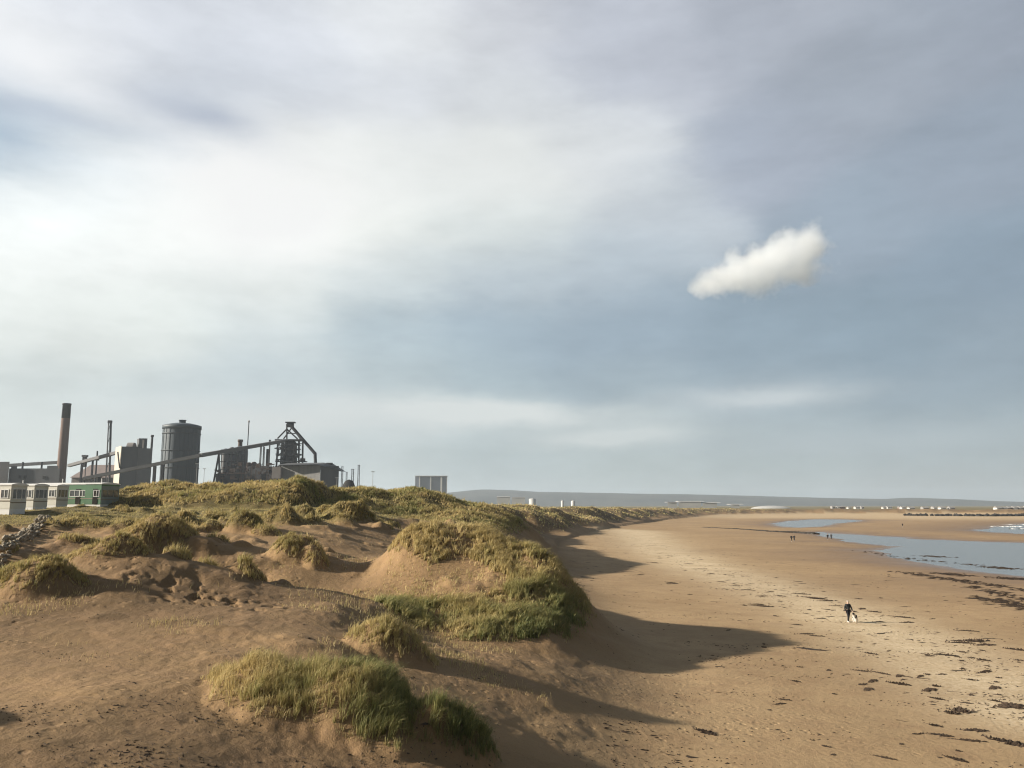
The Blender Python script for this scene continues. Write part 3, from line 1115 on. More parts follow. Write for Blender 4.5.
clump('near', 105000, 20.5, 29, 170, 500, 0.42, 0.72)
clump('straw', 17000, 31, 36.5, 335, 455, 0.45, 0.75)
clump('dune', 230000, 42, 68, 340, 600, 0.75, 0.85, 1.15)
clump('ridge_end', 75000, 37, 51, -30, 100, 0.5, 0.5)
clump('ridge_mid', 45000, 40, 50, 20, 170, 0.5, 0.45)
clump('bank', 34000, 56, 70, 90, 205, 0.6, 0.58)
clump('field_edge', 24000, 66, 88, 40, 160, 0.6, 0.5)
clump('pair', 16000, 68, 82, 150, 225, 0.6, 0.58)
clump('dark_tuft', 14000, 66, 78, 170, 240, 0.6, 0.58)
clump('twin', 16000, 68, 80, 215, 280, 0.6, 0.58)
clump('brown', 16000, 74, 86, 250, 320, 0.6, 0.58)
clump('hollow_side', 28000, 55, 65, 255, 350, 0.55, 0.58)
clump('pale', 12000, 84, 96, 285, 330, 0.6, 0.65)
clump('dark_crest', 30000, 86, 98, 310, 395, 0.6, 0.65)

D = grow(680000, 45, 152, -36, 5)
sel = D[4] < 0
far1 = put('dune_grass', *D, sel, 1.1, .6, .72, 1.25, 300)
tag(far1, 'rough marram grass covering the ridges behind the field', 'dune grass', kind='stuff')
D = grow(230000, 150, 900, -16, 24)
sel = D[4] < 0
far2 = put('dune_grass', *D, sel, 2.2, .6, 1.05, 1.3, 320)
tag(far2, 'marram grass covering the dunes along the bay', 'dune grass', kind='stuff')
# thin scattered sprigs and short tufts on the open sand between hummocks
X, Y = sample(90000, 26, 95, -33, 4)
z, d, dw, wf, tr_ = ground(X, Y, True)
patch = sstep(0.10, 0.36, fbm(X, Y, 4.5, 4, 111)) * (d > 1) * sstep(26, 34, Y)
patch = np.maximum(patch, 0.9 * np.exp(-(((X + 12) / 3) ** 2 + ((Y - 48) / 3) ** 2)))
patch = np.maximum(patch, 0.9 * np.exp(-(((X + 8) / 2.5) ** 2 + ((Y - 43) / 3) ** 2)))
sel = RNG.random(len(X)) < patch * 0.5
k = sel.sum()
nx, ny, od, hv = tufted(X[sel], Y[sel], .5, .6, 401)
P = np.stack([nx, ny, ground(nx, ny)], -1)
dist = np.hypot(nx, ny)
sp = blades('grass_sprigs', P, RNG.uniform(.08, .3, k) * (.6 + hv), np.maximum(.008, dist * .0004) * RNG.uniform(.7, 1.3, k), np.clip(RNG.normal(.22, .16, k), 0, 1), .7, (.3, 0), od)
tag(sp, 'short dry grass sprigs scattered over the sand', 'dune grass', kind='stuff')
# turf of the field: short blades
X, Y = sample(160000, 52, 105, -38, -8)
z, d, dw, wf, tr_ = ground(X, Y, True)
tz = sstep(8.0, 8.7, z - 0.12 * fbm(X, Y, 3, 3, 71)) * sstep(52, 62, Y + 3 * fbm(X, Y, 8, 3, 72)) * sstep(4, 12, d)
sel = RNG.random(len(X)) < tz * sstep(-.3, .3, fbm(X, Y, 6, 3, 113))
k = sel.sum()
P = np.stack([X[sel], Y[sel], z[sel]], -1)
tf = blades('field_grass', P, RNG.uniform(.04, .14, k), np.hypot(X[sel], Y[sel]) * .0004, np.clip(RNG.normal(.35, .18, k), 0, 1), .7, (.2, 0))
tag(tf, 'short yellowed grass of the field by the caravans', 'grass', kind='stuff')

# ------------------------------------------------------------------ seaweed, stones and drift on the sand
weed = pm('dry_seaweed', (.030, .020, .013), (.055, .036, .022), 3.0, 0.75)
_rw = np.random.default_rng(21)


def weed_mesh(name, L, Wd, n, seed):
    """tangle of flat wrack fronds lying in a strip"""
    r_ = np.random.default_rng(seed)
    m = MB()
    for i in range(n):
        u = r_.normal(0, .42)
        x, y = u * L / 2, r_.normal(0, .36) * Wd / 2 * (1 - .5 * min(abs(u), 1))
        a = r_.normal(0, .55)
        l = r_.uniform(.12, .45) * (0.5 + .25 * L)
        w = r_.uniform(.03, .10)
        h = r_.uniform(.02, .10)
        dx, dy = math.cos(a) * l / 2, math.sin(a) * l / 2
        nx, ny = -math.sin(a) * w, math.cos(a) * w
        m.add([(x - dx, y - dy, -.01), (x - nx, y - ny, h * .4), (x + dx, y + dy, -.01), (x + nx, y + ny, h * .4), (x, y, h), (x, y, -.05)],
              [(0, 1, 4), (1, 2, 4), (2, 3, 4), (3, 0, 4), (1, 0, 5), (2, 1, 5), (3, 2, 5), (0, 3, 5)])
    return m


protos = []
for i, (L, Wd, n) in enumerate([(1.6, .7, 60), (2.6, .6, 80), (1.0, .6, 40), (3.6, .8, 120), (1.4, 1.0, 70)]):
    protos.append(weed_mesh('seaweed_clump', L, Wd, n, 50 + i).build('seaweed_clump', weed))
BIGW = [(760, 606, 3, 1.2), (757, 604.5, 1, 1), (775, 616, 2, 1.1), (815, 636, 0, .9), (806, 634, 1, .8), (862, 609, 0, 1.2), (875, 612, 1, 1.0), (900, 617, 3, .9), (880, 622, 1, .9), (908, 622.5, 1, .9),
        (962, 711, 4, 1.3), (950, 713, 2, 1.2), (1010, 706, 1, 1.3), (1016, 708, 4, 1.0), (1010, 743, 1, 1.1), (995, 688, 1, .8), (970, 641, 3, 1.2), (962, 643, 1, 1.1), (985, 645, 1, 1.0), (968, 631, 1, 1.0),
        (1018, 650, 1, 1.2), (935, 686, 2, .9), (982, 660, 0, .9), (985, 672, 1, .8), (945, 655, 1, .9), (722, 582, 1, .9), (735, 586, 3, .8), (748, 590, 1, .8), (700, 569, 3, .8), (711, 574, 1, .9), (690, 564, 1, 1),
        (670, 556, 3, .9), (800, 594, 3, 1.1), (812, 598, 3, 1.2), (826, 601, 3, 1.1), (820, 599, 1, 1.3), (838, 606, 1, .9), (845, 611, 2, 1), (672, 583, 1, 1.2), (668, 584, 0, .8), (770, 592, 1, .9), (780, 596, 0, .9),
        (655, 563, 1, 1), (640, 575, 1, .9), (862, 671, 1, .7), (880, 673, 3, .6), (900, 676, 1, .6), (873, 681, 1, .8), (900, 684, 1, .9), (930, 690, 1, .8), (705, 732, 1, .7), (780, 704, 1, .5), (940, 735, 1, .6), (965, 740, 3, .5)]
_r = random.Random(31)
for i in range(150):                      # smaller clumps along the strand line and on the upper beach
    if i < 95:
        u = _r.random()
        q_ = [(640, 540), (700, 568), (760, 588), (820, 606), (880, 632), (960, 668), (1020, 700)]
        j = min(int(u * 6), 5)
        f_ = u * 6 - j
        px = q_[j][0] * (1 - f_) + q_[j + 1][0] * f_ + _r.gauss(0, 22)
        py = q_[j][1] * (1 - f_) + q_[j + 1][1] * f_ + _r.gauss(0, 6 + 8 * u)
    else:
        px, py = _r.uniform(650, 1020), _r.uniform(570, 760)
    BIGW.append((px, py, _r.choice((0, 2, 2, 4, 1)), _r.uniform(.3, .75)))
wl_ = {}
for i, (px, py, k, s) in enumerate(BIGW):
    p = gp(px, py, .3)
    for _ in range(3):
        p = gp(px, py, gz(p.x, p.y))
    o = protos[k] if k not in wl_ else protos[k].copy()
    if k in wl_:
        COL.objects.link(o)
    wl_[k] = 1
    o.location = (p.x, p.y, p.z)
    o.rotation_euler = (0, 0, random.uniform(-1.1, .9))
    o.scale = (s * random.uniform(.5, .85), s * random.uniform(.6, 1.2), s * random.uniform(.8, 1.3))
    tag(o, 'dark dried seaweed clump lying on the sand of the beach', 'seaweed', 'seaweed clumps washed up on the beach')
# small pieces of wrack
X1, Y1 = sample(120000, 28, 260, -4, 36)
z1, d1, dw1, _, _ = ground(X1, Y1, True)
sd1 = seg_dist(X1, Y1, STRAND)
pr = 0.30 * np.exp(-(sd1 / 3.2) ** 2) * sstep(-.1, .3, fbm(X1, Y1, 4, 3, 121)) + 0.20 * sstep(.0, .4, fbm(X1 * .35, Y1 * 1.6, 3.5, 4, 122)) * (d1 < -1) * sstep(38, 12, sd1) * (dw1 > 12)
near_ = (Y1 < 60)
sel = RNG.random(len(X1)) < pr * np.where(near_, 1, .8)


def chips(name, X, Y, Z, L, asp, hgt, mat, yaw_s, seed=0):
    n = len(X)
    r_ = np.random.default_rng(seed)
    a = r_.normal(0, yaw_s, n)
    l = L / 2
    w = l * asp
    ca, sa = np.cos(a), np.sin(a)
    j = lambda: r_.uniform(.7, 1.3, n)
    V = np.stack([
        np.stack([X - ca * l * j(), Y - sa * l * j(), Z - .015], -1), np.stack([X + sa * w * j(), Y - ca * w * j(), Z - .015], -1),
        np.stack([X + ca * l * j(), Y + sa * l * j(), Z - .015], -1), np.stack([X - sa * w * j(), Y + ca * w * j(), Z - .015], -1),
        np.stack([X + r_.normal(0, .2, n) * l, Y + r_.normal(0, .2, n) * w, Z + hgt], -1)], 1).reshape(-1, 3)
    b0 = np.arange(n) * 5
    f_ = np.concatenate([np.stack([b0 + i, b0 + (i + 1) % 4, b0 + 4], -1) for i in range(4)])
    return np_mesh(name, V, [f_], [mat], False)


k = sel.sum()
dist = np.hypot(X1[sel], Y1[sel])
wr = chips('wrack_litter', X1[sel], Y1[sel], z1[sel], np.exp(RNG.normal(-1.5, .6, k)) * np.clip(dist / 60, .6, 2), .3, RNG.uniform(.012, .045, k), weed, .35, 5)
tag(wr, 'small scraps of dry wrack scattered over the beach', 'wrack', kind='stuff')
# twigs, clods and dead roots on the near sand
drift = pm('dead_roots', (.06, .042, .028), (.10, .07, .045), 4.0, 0.9)
X2, Y2 = sample(110000, 17, 62, -34, 18)
z2, d2, _, _, _ = ground(X2, Y2, True)
pr = .16 * sstep(-.05, .35, fbm(X2, Y2, 3.0, 4, 131)) * sstep(-8, 3, d2) + .20 * sstep(24, 20, Y2) * sstep(-.1, .3, fbm(X2, Y2, 2.4, 3, 132))
sel = RNG.random(len(X2)) < pr
k = sel.sum()
dr = chips('root_litter', X2[sel], Y2[sel], z2[sel], np.exp(RNG.normal(-2.45, .55, k)), .35, RNG.uniform(.008, .036, k), drift, 1.6, 6)
tag(dr, 'dark root scraps and clods littering the sand', 'litter', kind='stuff')
# dark streaks of weed and peat below the lagoon at the right
X3, Y3 = [], []
_r = np.random.default_rng(8)
for line, n, sp_ in [([(898, 573), (930, 578), (965, 583), (1000, 588), (1060, 596)], 260, .6), ([(968, 588), (1000, 596), (1040, 606)], 110, .7), ([(985, 601), (1030, 612)], 140, 1.0), ([(940, 573.5), (965, 577)], 120, .5), ([(1000, 578), (1040, 580)], 200, .7),
                      ([(862, 551), (900, 557), (960, 563), (1020, 568)], 90, .6), ([(925, 555), (945, 556.5)], 60, .5), ([(985, 566), (1012, 568)], 80, .5)]:
    q = [gp(a, bb, -.35) for a, bb in line]
    for i in range(n):
        u = _r.random() * (len(q) - 1)
        j = int(u)
        p = q[j].lerp(q[j + 1], u - j)
        X3.append(p.x + _r.normal(0, .9))
        Y3.append(p.y + _r.normal(0, sp_) * 1.3)
X3, Y3 = np.array(X3), np.array(Y3)
z3 = np.maximum(ground(X3, Y3), WL)
ws = chips('weed_streaks', X3, Y3, z3, RNG.uniform(.5, 1.8, len(X3)), .28, RNG.uniform(.03, .12, len(X3)), weed, .25, 9)
tag(ws, 'dark streaks of weed on the wet sand beside the lagoon', 'weed', kind='stuff')


def rock(m, c, s, r_):
    bm = bmesh.new()
    bmesh.ops.create_icosphere(bm, subdivisions=1, radius=1)
    vs = []
    for v in bm.verts:
        k = r_.uniform(.75, 1.2)
        vs.append((c[0] + v.co.x * s[0] * k, c[1] + v.co.y * s[1] * k, c[2] + v.co.z * s[2] * k))
    fs = [tuple(v.index for v in f.verts) for f in bm.faces]
    bm.free()
    m.add(vs, fs)


# low stone groyne across the beach
_r = random.Random(12)
m = MB()
line = [gp(a, bb, .1) for a, bb in [(703, 527.6), (740, 529), (775, 531.2), (800, 531.9), (813, 532.6)]]
for i in range(420):
    u = (i / 420) ** .8 * (len(line) - 1)
    j = min(int(u), len(line) - 2)
    p = line[j].lerp(line[j + 1], u - j)
    p.x += _r.uniform(-1, 1)
    p.y += _r.uniform(-2.2, 2.2)
    k = .35 + .65 * i / 420
    rock(m, (p.x, p.y, gz(p.x, p.y) + .15 * k), (_r.uniform(.8, 1.5) * k, _r.uniform(.5, .9) * k, _r.uniform(.35, .6) * k), _r)
for j in range(len(line) - 1):
    a_, b_ = line[j], line[j + 1]
    k = .4 + .5 * j / 4
    m.beam((a_.x, a_.y, gz(a_.x, a_.y) + .05), (b_.x + .5, b_.y, gz(b_.x, b_.y) + .05), 2.4 * k, .8 * k)
o = m.build('stone_groyne', pm('weedy_stone', (.035, .030, .026), (.07, .06, .05), 1.5, .8))
tag(o, 'long low dark stone groyne running across the sand to the water', 'groyne')

# rubble wall beside the field at the left
m = MB()
line = [at(-14, 565, 45), at(8, 548, 51), at(20, 538, 57), at(32, 528, 62), at(46, 521.5, 69)]
for i in range(420):
    u = _r.random() * (len(line) - 1)
    j = min(int(u), len(line) - 2)
    p = line[j].lerp(line[j + 1], u - j)
    h = _r.uniform(0, .5)
    p.x += _r.uniform(-.55, .55) * (1 - .5 * h)
    p.y += _r.uniform(-.5, .5)
    s = _r.uniform(.08, .24)
    rock(m, (p.x, p.y, gz(p.x, p.y) + h), (s, s * _r.uniform(.7, 1.2), s * _r.uniform(.6, 1)), _r)
o = m.build('rubble_wall', pm('pale_rubble', (.36, .32, .25), (.16, .13, .09), 2.5, .9))
tag(o, 'low wall of pale rubble between the field and the sand hollow', 'wall')

# ------------------------------------------------------------------ caravans
cream = pm('cream_paint', (.66, .65, .58), (.60, .59, .53), .8, .5)
white = pm('white_paint', (.78, .78, .76), (.70, .70, .68), .8, .5)
greenp = pm('green_paint', (.105, .21, .125), (.085, .175, .10), .8, .5)
greyp = pm('grey_green_paint', (.26, .30, .29), (.22, .26, .25), .8, .5)
glass = pm('caravan_glass', (.10, .11, .115), (.14, .15, .155), 1.0, .12, spec=.8)
stripe = pm('brown_stripe', (.28, .24, .19), None, 1, .6)
dark = pm('dark_gap', (.025, .024, .022), None, 1, .9)


def caravan(px, py, Y, phi, L, Wd, H, body, label, trim=stripe, door_u=.35, bay=False):
    """px, py = foot of the corner between the long side that faces us and the end that faces right"""
    p = at(px, py, Y)
    c = empty('caravan', (p.x, p.y, p.z), -phi * 0)
    e1 = Vector((-math.cos(phi), math.sin(phi), 0))       # along the long side, away from the corner
    c.rotation_euler = (0, 0, math.atan2(e1.y, e1.x))      # local +x = along the side, local -y = behind... set below
    # in local axes: x runs along the side, y = -depth (the side faces +y when rotated by ~180)
    sk = .42
    b_ = MB().box((L / 2, -Wd / 2, sk + (H - sk) / 2), (L, Wd, H - sk)).build('body', body, c)
    MB().box((L / 2, -Wd / 2, sk / 2 - .05), (L - .06, Wd - .06, sk + .1)).build('skirt', white, c)
    rf = MB()
    n = 7
    for k in range(n):
        y0, y1 = .06 - (Wd + .12) * k / n, .06 - (Wd + .12) * (k + 1) / n
        f0, f1 = math.sin(math.pi * k / n), math.sin(math.pi * (k + 1) / n)
        za, zb = H + .004, H + .004
        rf.add([(-.08, y0, za), (-.08, y1, zb), (L + .08, y1, zb), (L + .08, y0, za), (-.08, y0, za + .10 + .14 * f0), (-.08, y1, zb + .10 + .14 * f1), (L + .08, y1, zb + .10 + .14 * f1), (L + .08, y0, za + .10 + .14 * f0)],
               [(0, 1, 2, 3), (4, 7, 6, 5), (0, 4, 5, 1), (2, 6, 7, 3)] + ([(0, 3, 7, 4)] if k == 0 else []) + ([(1, 5, 6, 2)] if k == n - 1 else []))
    roof = rf.build('roof', white, c)
    MB().tube((L * .6, -Wd / 2, H + .2), (L * .6, -Wd / 2, H + .75), .05).build('chimney_pipe', white, roof)

    def win(x, z, w, h):
        fr = MB()
        for (cx, cz, sx, sz) in ((x, z + h / 2, w + .1, .06), (x, z - h / 2, w + .1, .06), (x - w / 2, z, .06, h), (x + w / 2, z, .06, h), (x, z, .05, h)):
            fr.box((cx, .022, cz), (sx, .04, sz))
        f_ = fr.build('window', white, c)
        MB().box((x, .011, z), (w, .018, h)).build('pane', glass, f_)
    win(.62, 1.75, .75, .75)
    win(3.6, 1.75, 1.3, .75)
    win(6.2, 1.75, 1.0, .75)
    d_ = MB().box((L * door_u - 1.2, .02, sk + .95), (.65, .036, 1.85)).build('door', dark if body is greenp else cream, c)
    MB().box((L * door_u - 1.44, .045, sk + .95), (.05, .03, .12)).build('handle', white, d_)
    MB().box((L / 2, .016, 1.12), (L - .01, .028, .10)).build('trim_stripe', trim, c)
    # the end that faces right (local x = 0, outward -x)
    fr = MB()
    w = Wd - .35
    for (cy, cz, sy, sz) in ((-Wd / 2, 2.2, w + .1, .07), (-Wd / 2, 1.3, w + .1, .07), (-Wd / 2 - w / 2, 1.75, .07, .9), (-Wd / 2 + w / 2, 1.75, .07, .9), (-Wd / 2 - w / 5, 1.75, .06, .9), (-Wd / 2 + w / 5, 1.75, .06, .9)):
        fr.box((-.022, cy, cz), (.04, sy, sz))
    f_ = fr.build('end_window', white if not bay else greyp, c)
    MB().box((-.011, -Wd / 2, 1.75), (.018, w, .9)).build('pane', glass, f_)
    MB().box((-.012, -Wd / 2, .98), (.02, Wd - .02, .10)).build('end_stripe', trim, c)
    if bay:
        MB().box((-.006, -Wd / 2, 1.55), (.010, Wd - .04, 2.2)).build('end_panel', greyp, c)
    tag(c, label, 'caravan', 'caravans in a row at the edge of the field')
    return c


# the camera sees the long side and the right-hand end of each
PHI = R(10)
caravan(9.0, 513.5, 73, PHI, 9, 1.9, 2.5, cream, 'cream caravan cut off by the left edge of the photo')
caravan(32.5, 511.0, 83, PHI, 9, 1.95, 2.55, cream, 'cream caravan second from the left edge with its foot nearest the rubble wall')
caravan(55.5, 508.5, 94, PHI, 9, 1.9, 2.55, cream, 'cream caravan standing right beside the green caravans')
caravan(86, 507.6, 101, PHI, 7, 1.6, 2.85, greenp, 'green caravan with a dark door behind the end of the cream row')
caravan(100, 507.8, 99, PHI, 2.2, 3.4, 2.85, greenp, 'green caravan at the right end of the row with a pale glazed end', door_u=.9, bay=True)

# ------------------------------------------------------------------ steelworks
steel = pm('dark_steel', (.012, .014, .019), (.026, .025, .028), .08, .7)
rust = pm('rusty_steel', (.085, .055, .042), (.055, .045, .042), .1, .8)
gasp = pm('gasholder_paint', (.075, .096, .115), (.058, .074, .092), .05, .55, stretch=(1, 1, .2))
gaspale = pm('gasholder_band', (.075, .088, .10), (.06, .07, .082), .05, .55)
conc = pm('chimney_concrete', (.175, .125, .105), (.13, .095, .08), .12, .9, stretch=(1, 1, .15))
conc2 = pm('pale_concrete', (.27, .25, .24), (.22, .205, .195), .1, .9)
clad = pm('grey_cladding', (.10, .104, .112), (.074, .080, .088), .08, .7, stretch=(1, 1, .3))
clad2 = pm('light_cladding', (.135, .14, .145), (.105, .11, .118), .08, .7, stretch=(1, 1, .3))
whitec = pm('white_cladding', (.50, .47, .40), (.43, .40, .34), .08, .7)
pinkr = pm('faded_red_roof', (.25, .205, .19), (.20, .165, .155), .06, .8)
belt = pm('conveyor_cladding', (.16, .165, .17), (.12, .12, .125), .08, .7)
heapm = pm('coal_heap', (.02, .02, .02), (.04, .038, .035), .3, .95)
Y0 = 860.0


def Q(px, py, dY=0.0):
    return at(px, py, Y0 + dY)


def PXM(dY=0.0):
    return (Y0 + dY) / F * 1.0


def foot(*l):
    pts_ = [tuple(at(px, 480, Y)[:2]) for px, Y in l]
    a = sum(pts_[i][0] * pts_[(i + 1) % len(pts_)][1] - pts_[(i + 1) % len(pts_)][0] * pts_[i][1] for i in range(len(pts_)))
    return pts_ if a > 0 else pts_[::-1]


ZB = 4.0


def zat(py, Y):
    return at(512, py, Y).z


# tall chimney
Yc = 840
p = at(63.2, 450, Yc)
c = empty('factory_chimney', (p.x, p.y, ZB))
zt = zat(403.5, Yc) - ZB
MB().lathe((0, 0, 0), [(4.9, 0), (4.7, 30)], 32).build('chimney_base', conc2, c)
MB().lathe((0, 0, 30), [(4.6, 0), (4.45, 30), (4.1, zt * .86 - 30)], 32).build('shaft', conc, c)
MB().lathe((0, 0, 0), [(4.12, zt * .86), (4.2, zt * .86 + .01), (4.0, zt * .985), (4.3, zt * .985), (4.3, zt), (3.2, zt), (3.2, zt - 4)], 32).build('dark_cap', steel, c)
for z_ in (20, 28):
    MB().lathe((0, 0, z_), [(4.8, 0), (6.2, 0), (6.2, .6), (4.8, .6)], 24).build('gallery', conc2, c)
tag(c, 'tall brown concrete chimney with a blackened top', 'chimney')

# low shed and pipe bridges at the far left
c = empty('works_building', (0, 0, 0))
MB().prism(foot((-30, 800), (8, 795), (8, 830), (-30, 835)), ZB, zat(462, 800)).build('tower_block', steel, c)
MB().prism(foot((8.2, 798), (59, 798), (59, 840), (8.2, 840)), ZB, zat(468.5, 800)).build('main_hall', clad, c)
MB().prism(foot((10, 805), (16, 805), (16, 830), (10, 830)), zat(468.4, 800), zat(466, 800)).build('roof_house', clad, c)
MB().prism(foot((46, 803), (57, 803), (57, 825), (46, 825)), zat(468.4, 800), zat(465.5, 800)).build('roof_house', clad, c)
for (px, py) in ((20, 477), (25, 477), (44, 477.5)):
    q = at(px, py, 797.7)
    MB().box(q, (2.6, .3, 3)).build('opening', dark, c)
for px in (22.5, 41.5):
    q = at(px, 468, 815)
    MB().tube((q.x, q.y, q.z - 2), (q.x, q.y, q.z + 6), .9).build('vent_stack', steel, c)
tag(c, 'long low grey works building at the left edge below the pipe bridge', 'building')
c = empty('conveyor_bridge', (0, 0, 0))
MB().beam(Q(8, 465.5), Q(62, 462.2), 4, 3.2).build('gallery', belt, c)
for px in (22.7, 41.8):
    MB().beam(Q(px, 465), (Q(px, 465).x, Y0, ZB), 1.4, 1.4).build('trestle', steel, c)
tag(c, 'level covered conveyor bridge running to the tall chimney', 'conveyor')
c = empty('conveyor_bridge', (0, 0, 0))
MB().beam(Q(69, 465.6, 10), Q(117, 452.6, -20), 4, 3.0).build('gallery', belt, c)
for px, py in ((82, 462), (93, 459)):
    MB().beam(Q(px, py), (Q(px, py).x, Y0, ZB), 1.6, 1.6).build('trestle', steel, c)
tag(c, 'short sloping conveyor rising from the chimney to the white-ended silo house', 'conveyor')

# gabled shed
c = empty('storage_shed', (0, 0, 0))
zA, zB_, zC = zat(477.5, 900), zat(463.5, 900), ZB
x0, x1, xr = at(69, 480, 900).x, at(118, 480, 900).x, at(99, 480, 900).x
MB().prism([(x0, 905), (x1, 905), (x1, 960), (x0, 960)], ZB, zA - .01).build('wall', conc2, c)
MB().add([(x0 - 1, 903, zA), (x1 + 1, 903, zA), (x1 + 1, 962, zA), (x0 - 1, 962, zA), (x0 + 6, 932, zB_ + .0), (x1 - 6, 932, zB_)], [(0, 1, 5, 4), (2, 3, 4, 5), (0, 4, 3), (1, 2, 5), (3, 2, 1, 0)]).build('roof', pinkr, c)
tag(c, 'shed with a wide faded pinkish roof between the chimney and the silo house', 'shed')
# little stacks and conveyor heads on it
c = empty('head_house', (0, 0, 0))
q = at(84.5, 463, 880)
MB().box((q.x, q.y, (zat(457, 880) + zat(467, 880)) / 2), (3.6, 3.6, zat(457, 880) - zat(467, 880))).build('cabin', steel, c)
MB().box((q.x, q.y, zat(456, 880)), (5.2, 4.2, 2)).build('roof', clad, c)
for s_ in (-1, 1):
    MB().beam((q.x + s_ * 1.5, q.y, zat(467, 880)), (q.x + s_ * 2.5, q.y, ZB), .7, .7).build('leg', steel, c)
tag(c, 'small dark conveyor head house above the pinkish shed roof', 'head house')
c = empty('vent_stack', (0, 0, 0))
q = at(96.5, 463, 880)
MB().tube((q.x, q.y, ZB), (q.x, q.y, zat(451, 880)), 1.1, .8).build('pipe', steel, c)
MB().box((q.x, q.y, zat(459.5, 880)), (4, 3, 2.2)).build('platform', steel, c)
tag(c, 'thin vent stack rising over the pinkish shed roof', 'stack')

# pair of lattice-braced flues
c = empty('lattice_chimney', (0, 0, 0))
Yl = 900
top = at(110.6, 421, Yl)
MB().tube((at(110.9, 480, Yl).x, Yl, ZB), (top.x + .3, Yl, top.z), 1.15, 1.15).build('flue', steel, c)
MB().box((top.x - .6, Yl, top.z - 1), (3.9, 3, 3.2)).build('head', steel, c)
lat = MB()
x_b, x_t = at(111, 480, Yl).x - 5.2, top.x - 2.2
lat.beam((x_b, Yl, ZB), (x_t, Yl, top.z - 2), .7, .7)
lat.beam((x_b + 3.0, Yl - 3, ZB), (x_t + .8, Yl - 1, top.z - 2), .5, .5)
for k in range(7):
    f0, f1 = k / 7, (k + 1) / 7
    za, zb = ZB + (top.z - ZB) * f0, ZB + (top.z - ZB) * f1
    xa, xb = x_b + (x_t - x_b) * f0, x_b + (x_t - x_b) * f1
    xf = at(111, 480, Yl).x
    lat.beam((xa, Yl, za), (xf + (top.x - xf) * f1, Yl, zb), .3, .3)
lat.build('lattice', steel, c)
tag(c, 'slender dark flue braced by a leaning lattice mast behind the silo house', 'chimney')

# silo house with a white end
c = empty('silo_house', (0, 0, 0))
A, B_, C_, D_ = (113, 838), (119.3, 815), (150.5, 826), (144, 850)
MB().prism(foot((114.2, 838), (119.3, 816.6), (136, 822), (131, 845)), ZB, zat(446.7, 820)).build('left_bay', clad, c)
MB().prism(foot((136.15, 822), (150.5, 826), (146, 850), (131.2, 845)), ZB, zat(448, 820)).build('right_bay', clad2, c)
MB().prism(foot((113.4, 838), (118.9, 815), (119.25, 815), (114.1, 838.2)), ZB, zat(446.2, 820)).build('white_end', whitec, c)
rw = MB()
q0, q1, q2 = at(116.8, 452, 826), at(119.0, 463, 815), 0
rw.beam(at(117.8, 452, 818), at(119.6, 468, 812), 1.1, 1.1)
rw.build('downpipe', steel, c)
q = at(131.5, 444, 828)
MB().tube((q.x - 3, q.y, q.z - 3.2), (q.x + 3.4, q.y, q.z - 3.2), 4.6, 4.6, 20).build('filter_drum', conc2, c)
MB().prism(foot((136.4, 826), (144.6, 828), (142, 840), (134.4, 838)), zat(447.9, 820) + .01, zat(437.8, 820)).build('top_house', clad, c)
q = at(143.2, 446, 824)
MB().beam((q.x, q.y, zat(448, 820)), (q.x, q.y, zat(439.5, 820)), 1.4, 1.4).build('riser', conc2, c)
tag(c, 'grey silo house with a bright white end wall', 'silo house')
c = empty('works_stack', (0, 0, 0))
q = at(148.9, 480, 870)
MB().tube((q.x, q.y, ZB), (q.x + .6, q.y, zat(435, 870)), 1.3, 1.15, 16).build('pipe', steel, c)
MB().lathe((q.x + .6, q.y, zat(435, 870)), [(1.1, -2), (1.6, -2), (1.6, 0), (.9, 0)], 16).build('rim', steel, c)
tag(c, 'dark stack standing between the silo house and the gasholder', 'stack')

# gasholder
Yg = 745
xl, xr = at(163.0, 450, Yg + 16).x, at(198.0, 450, Yg + 16).x
rg_ = (xr - xl) / 2
c = empty('gasholder', ((xl + xr) / 2, Yg + rg_, ZB))
zt = zat(426, Yg + 16) - ZB
MB().lathe((0, 0, 0), [(rg_, 0), (rg_, zt)], 48).build('shell', gasp, c)
rb = MB()
for k in range(24):
    a = 2 * math.pi * k / 24
    rb.beam((rg_ * 1.003 * math.cos(a), rg_ * 1.003 * math.sin(a), 0), (rg_ * 1.003 * math.cos(a), rg_ * 1.003 * math.sin(a), zt), .5, .5)
rb.build('rib_frame', gasp, c)
for fz in (.30, .50, .70, .90):
    MB().lathe((0, 0, zt * fz), [(rg_, 0), (rg_ + .8, 0), (rg_ + .8, .7), (rg_, .7)], 48).build('ring_gallery', gaspale, c)
MB().lathe((0, 0, zt), [(rg_ + .1, -3.2), (rg_ + .9, -3.2), (rg_ + .9, .1), (rg_ * .9, .9), (rg_ * .5, 2.4), (0.01, 3)], 48).build('roof', gasp, c)
MB().lathe((0, 0, zt + 2.6), [(3.0, -.6), (3.0, 2.6), (3.5, 2.6), (3.5, 3.1), (0.01, 3.5)], 24).build('vent_cap', gasp, c)
tag(c, 'huge dark blue-grey cylindrical gasholder with a small cap on its roof', 'gasholder')

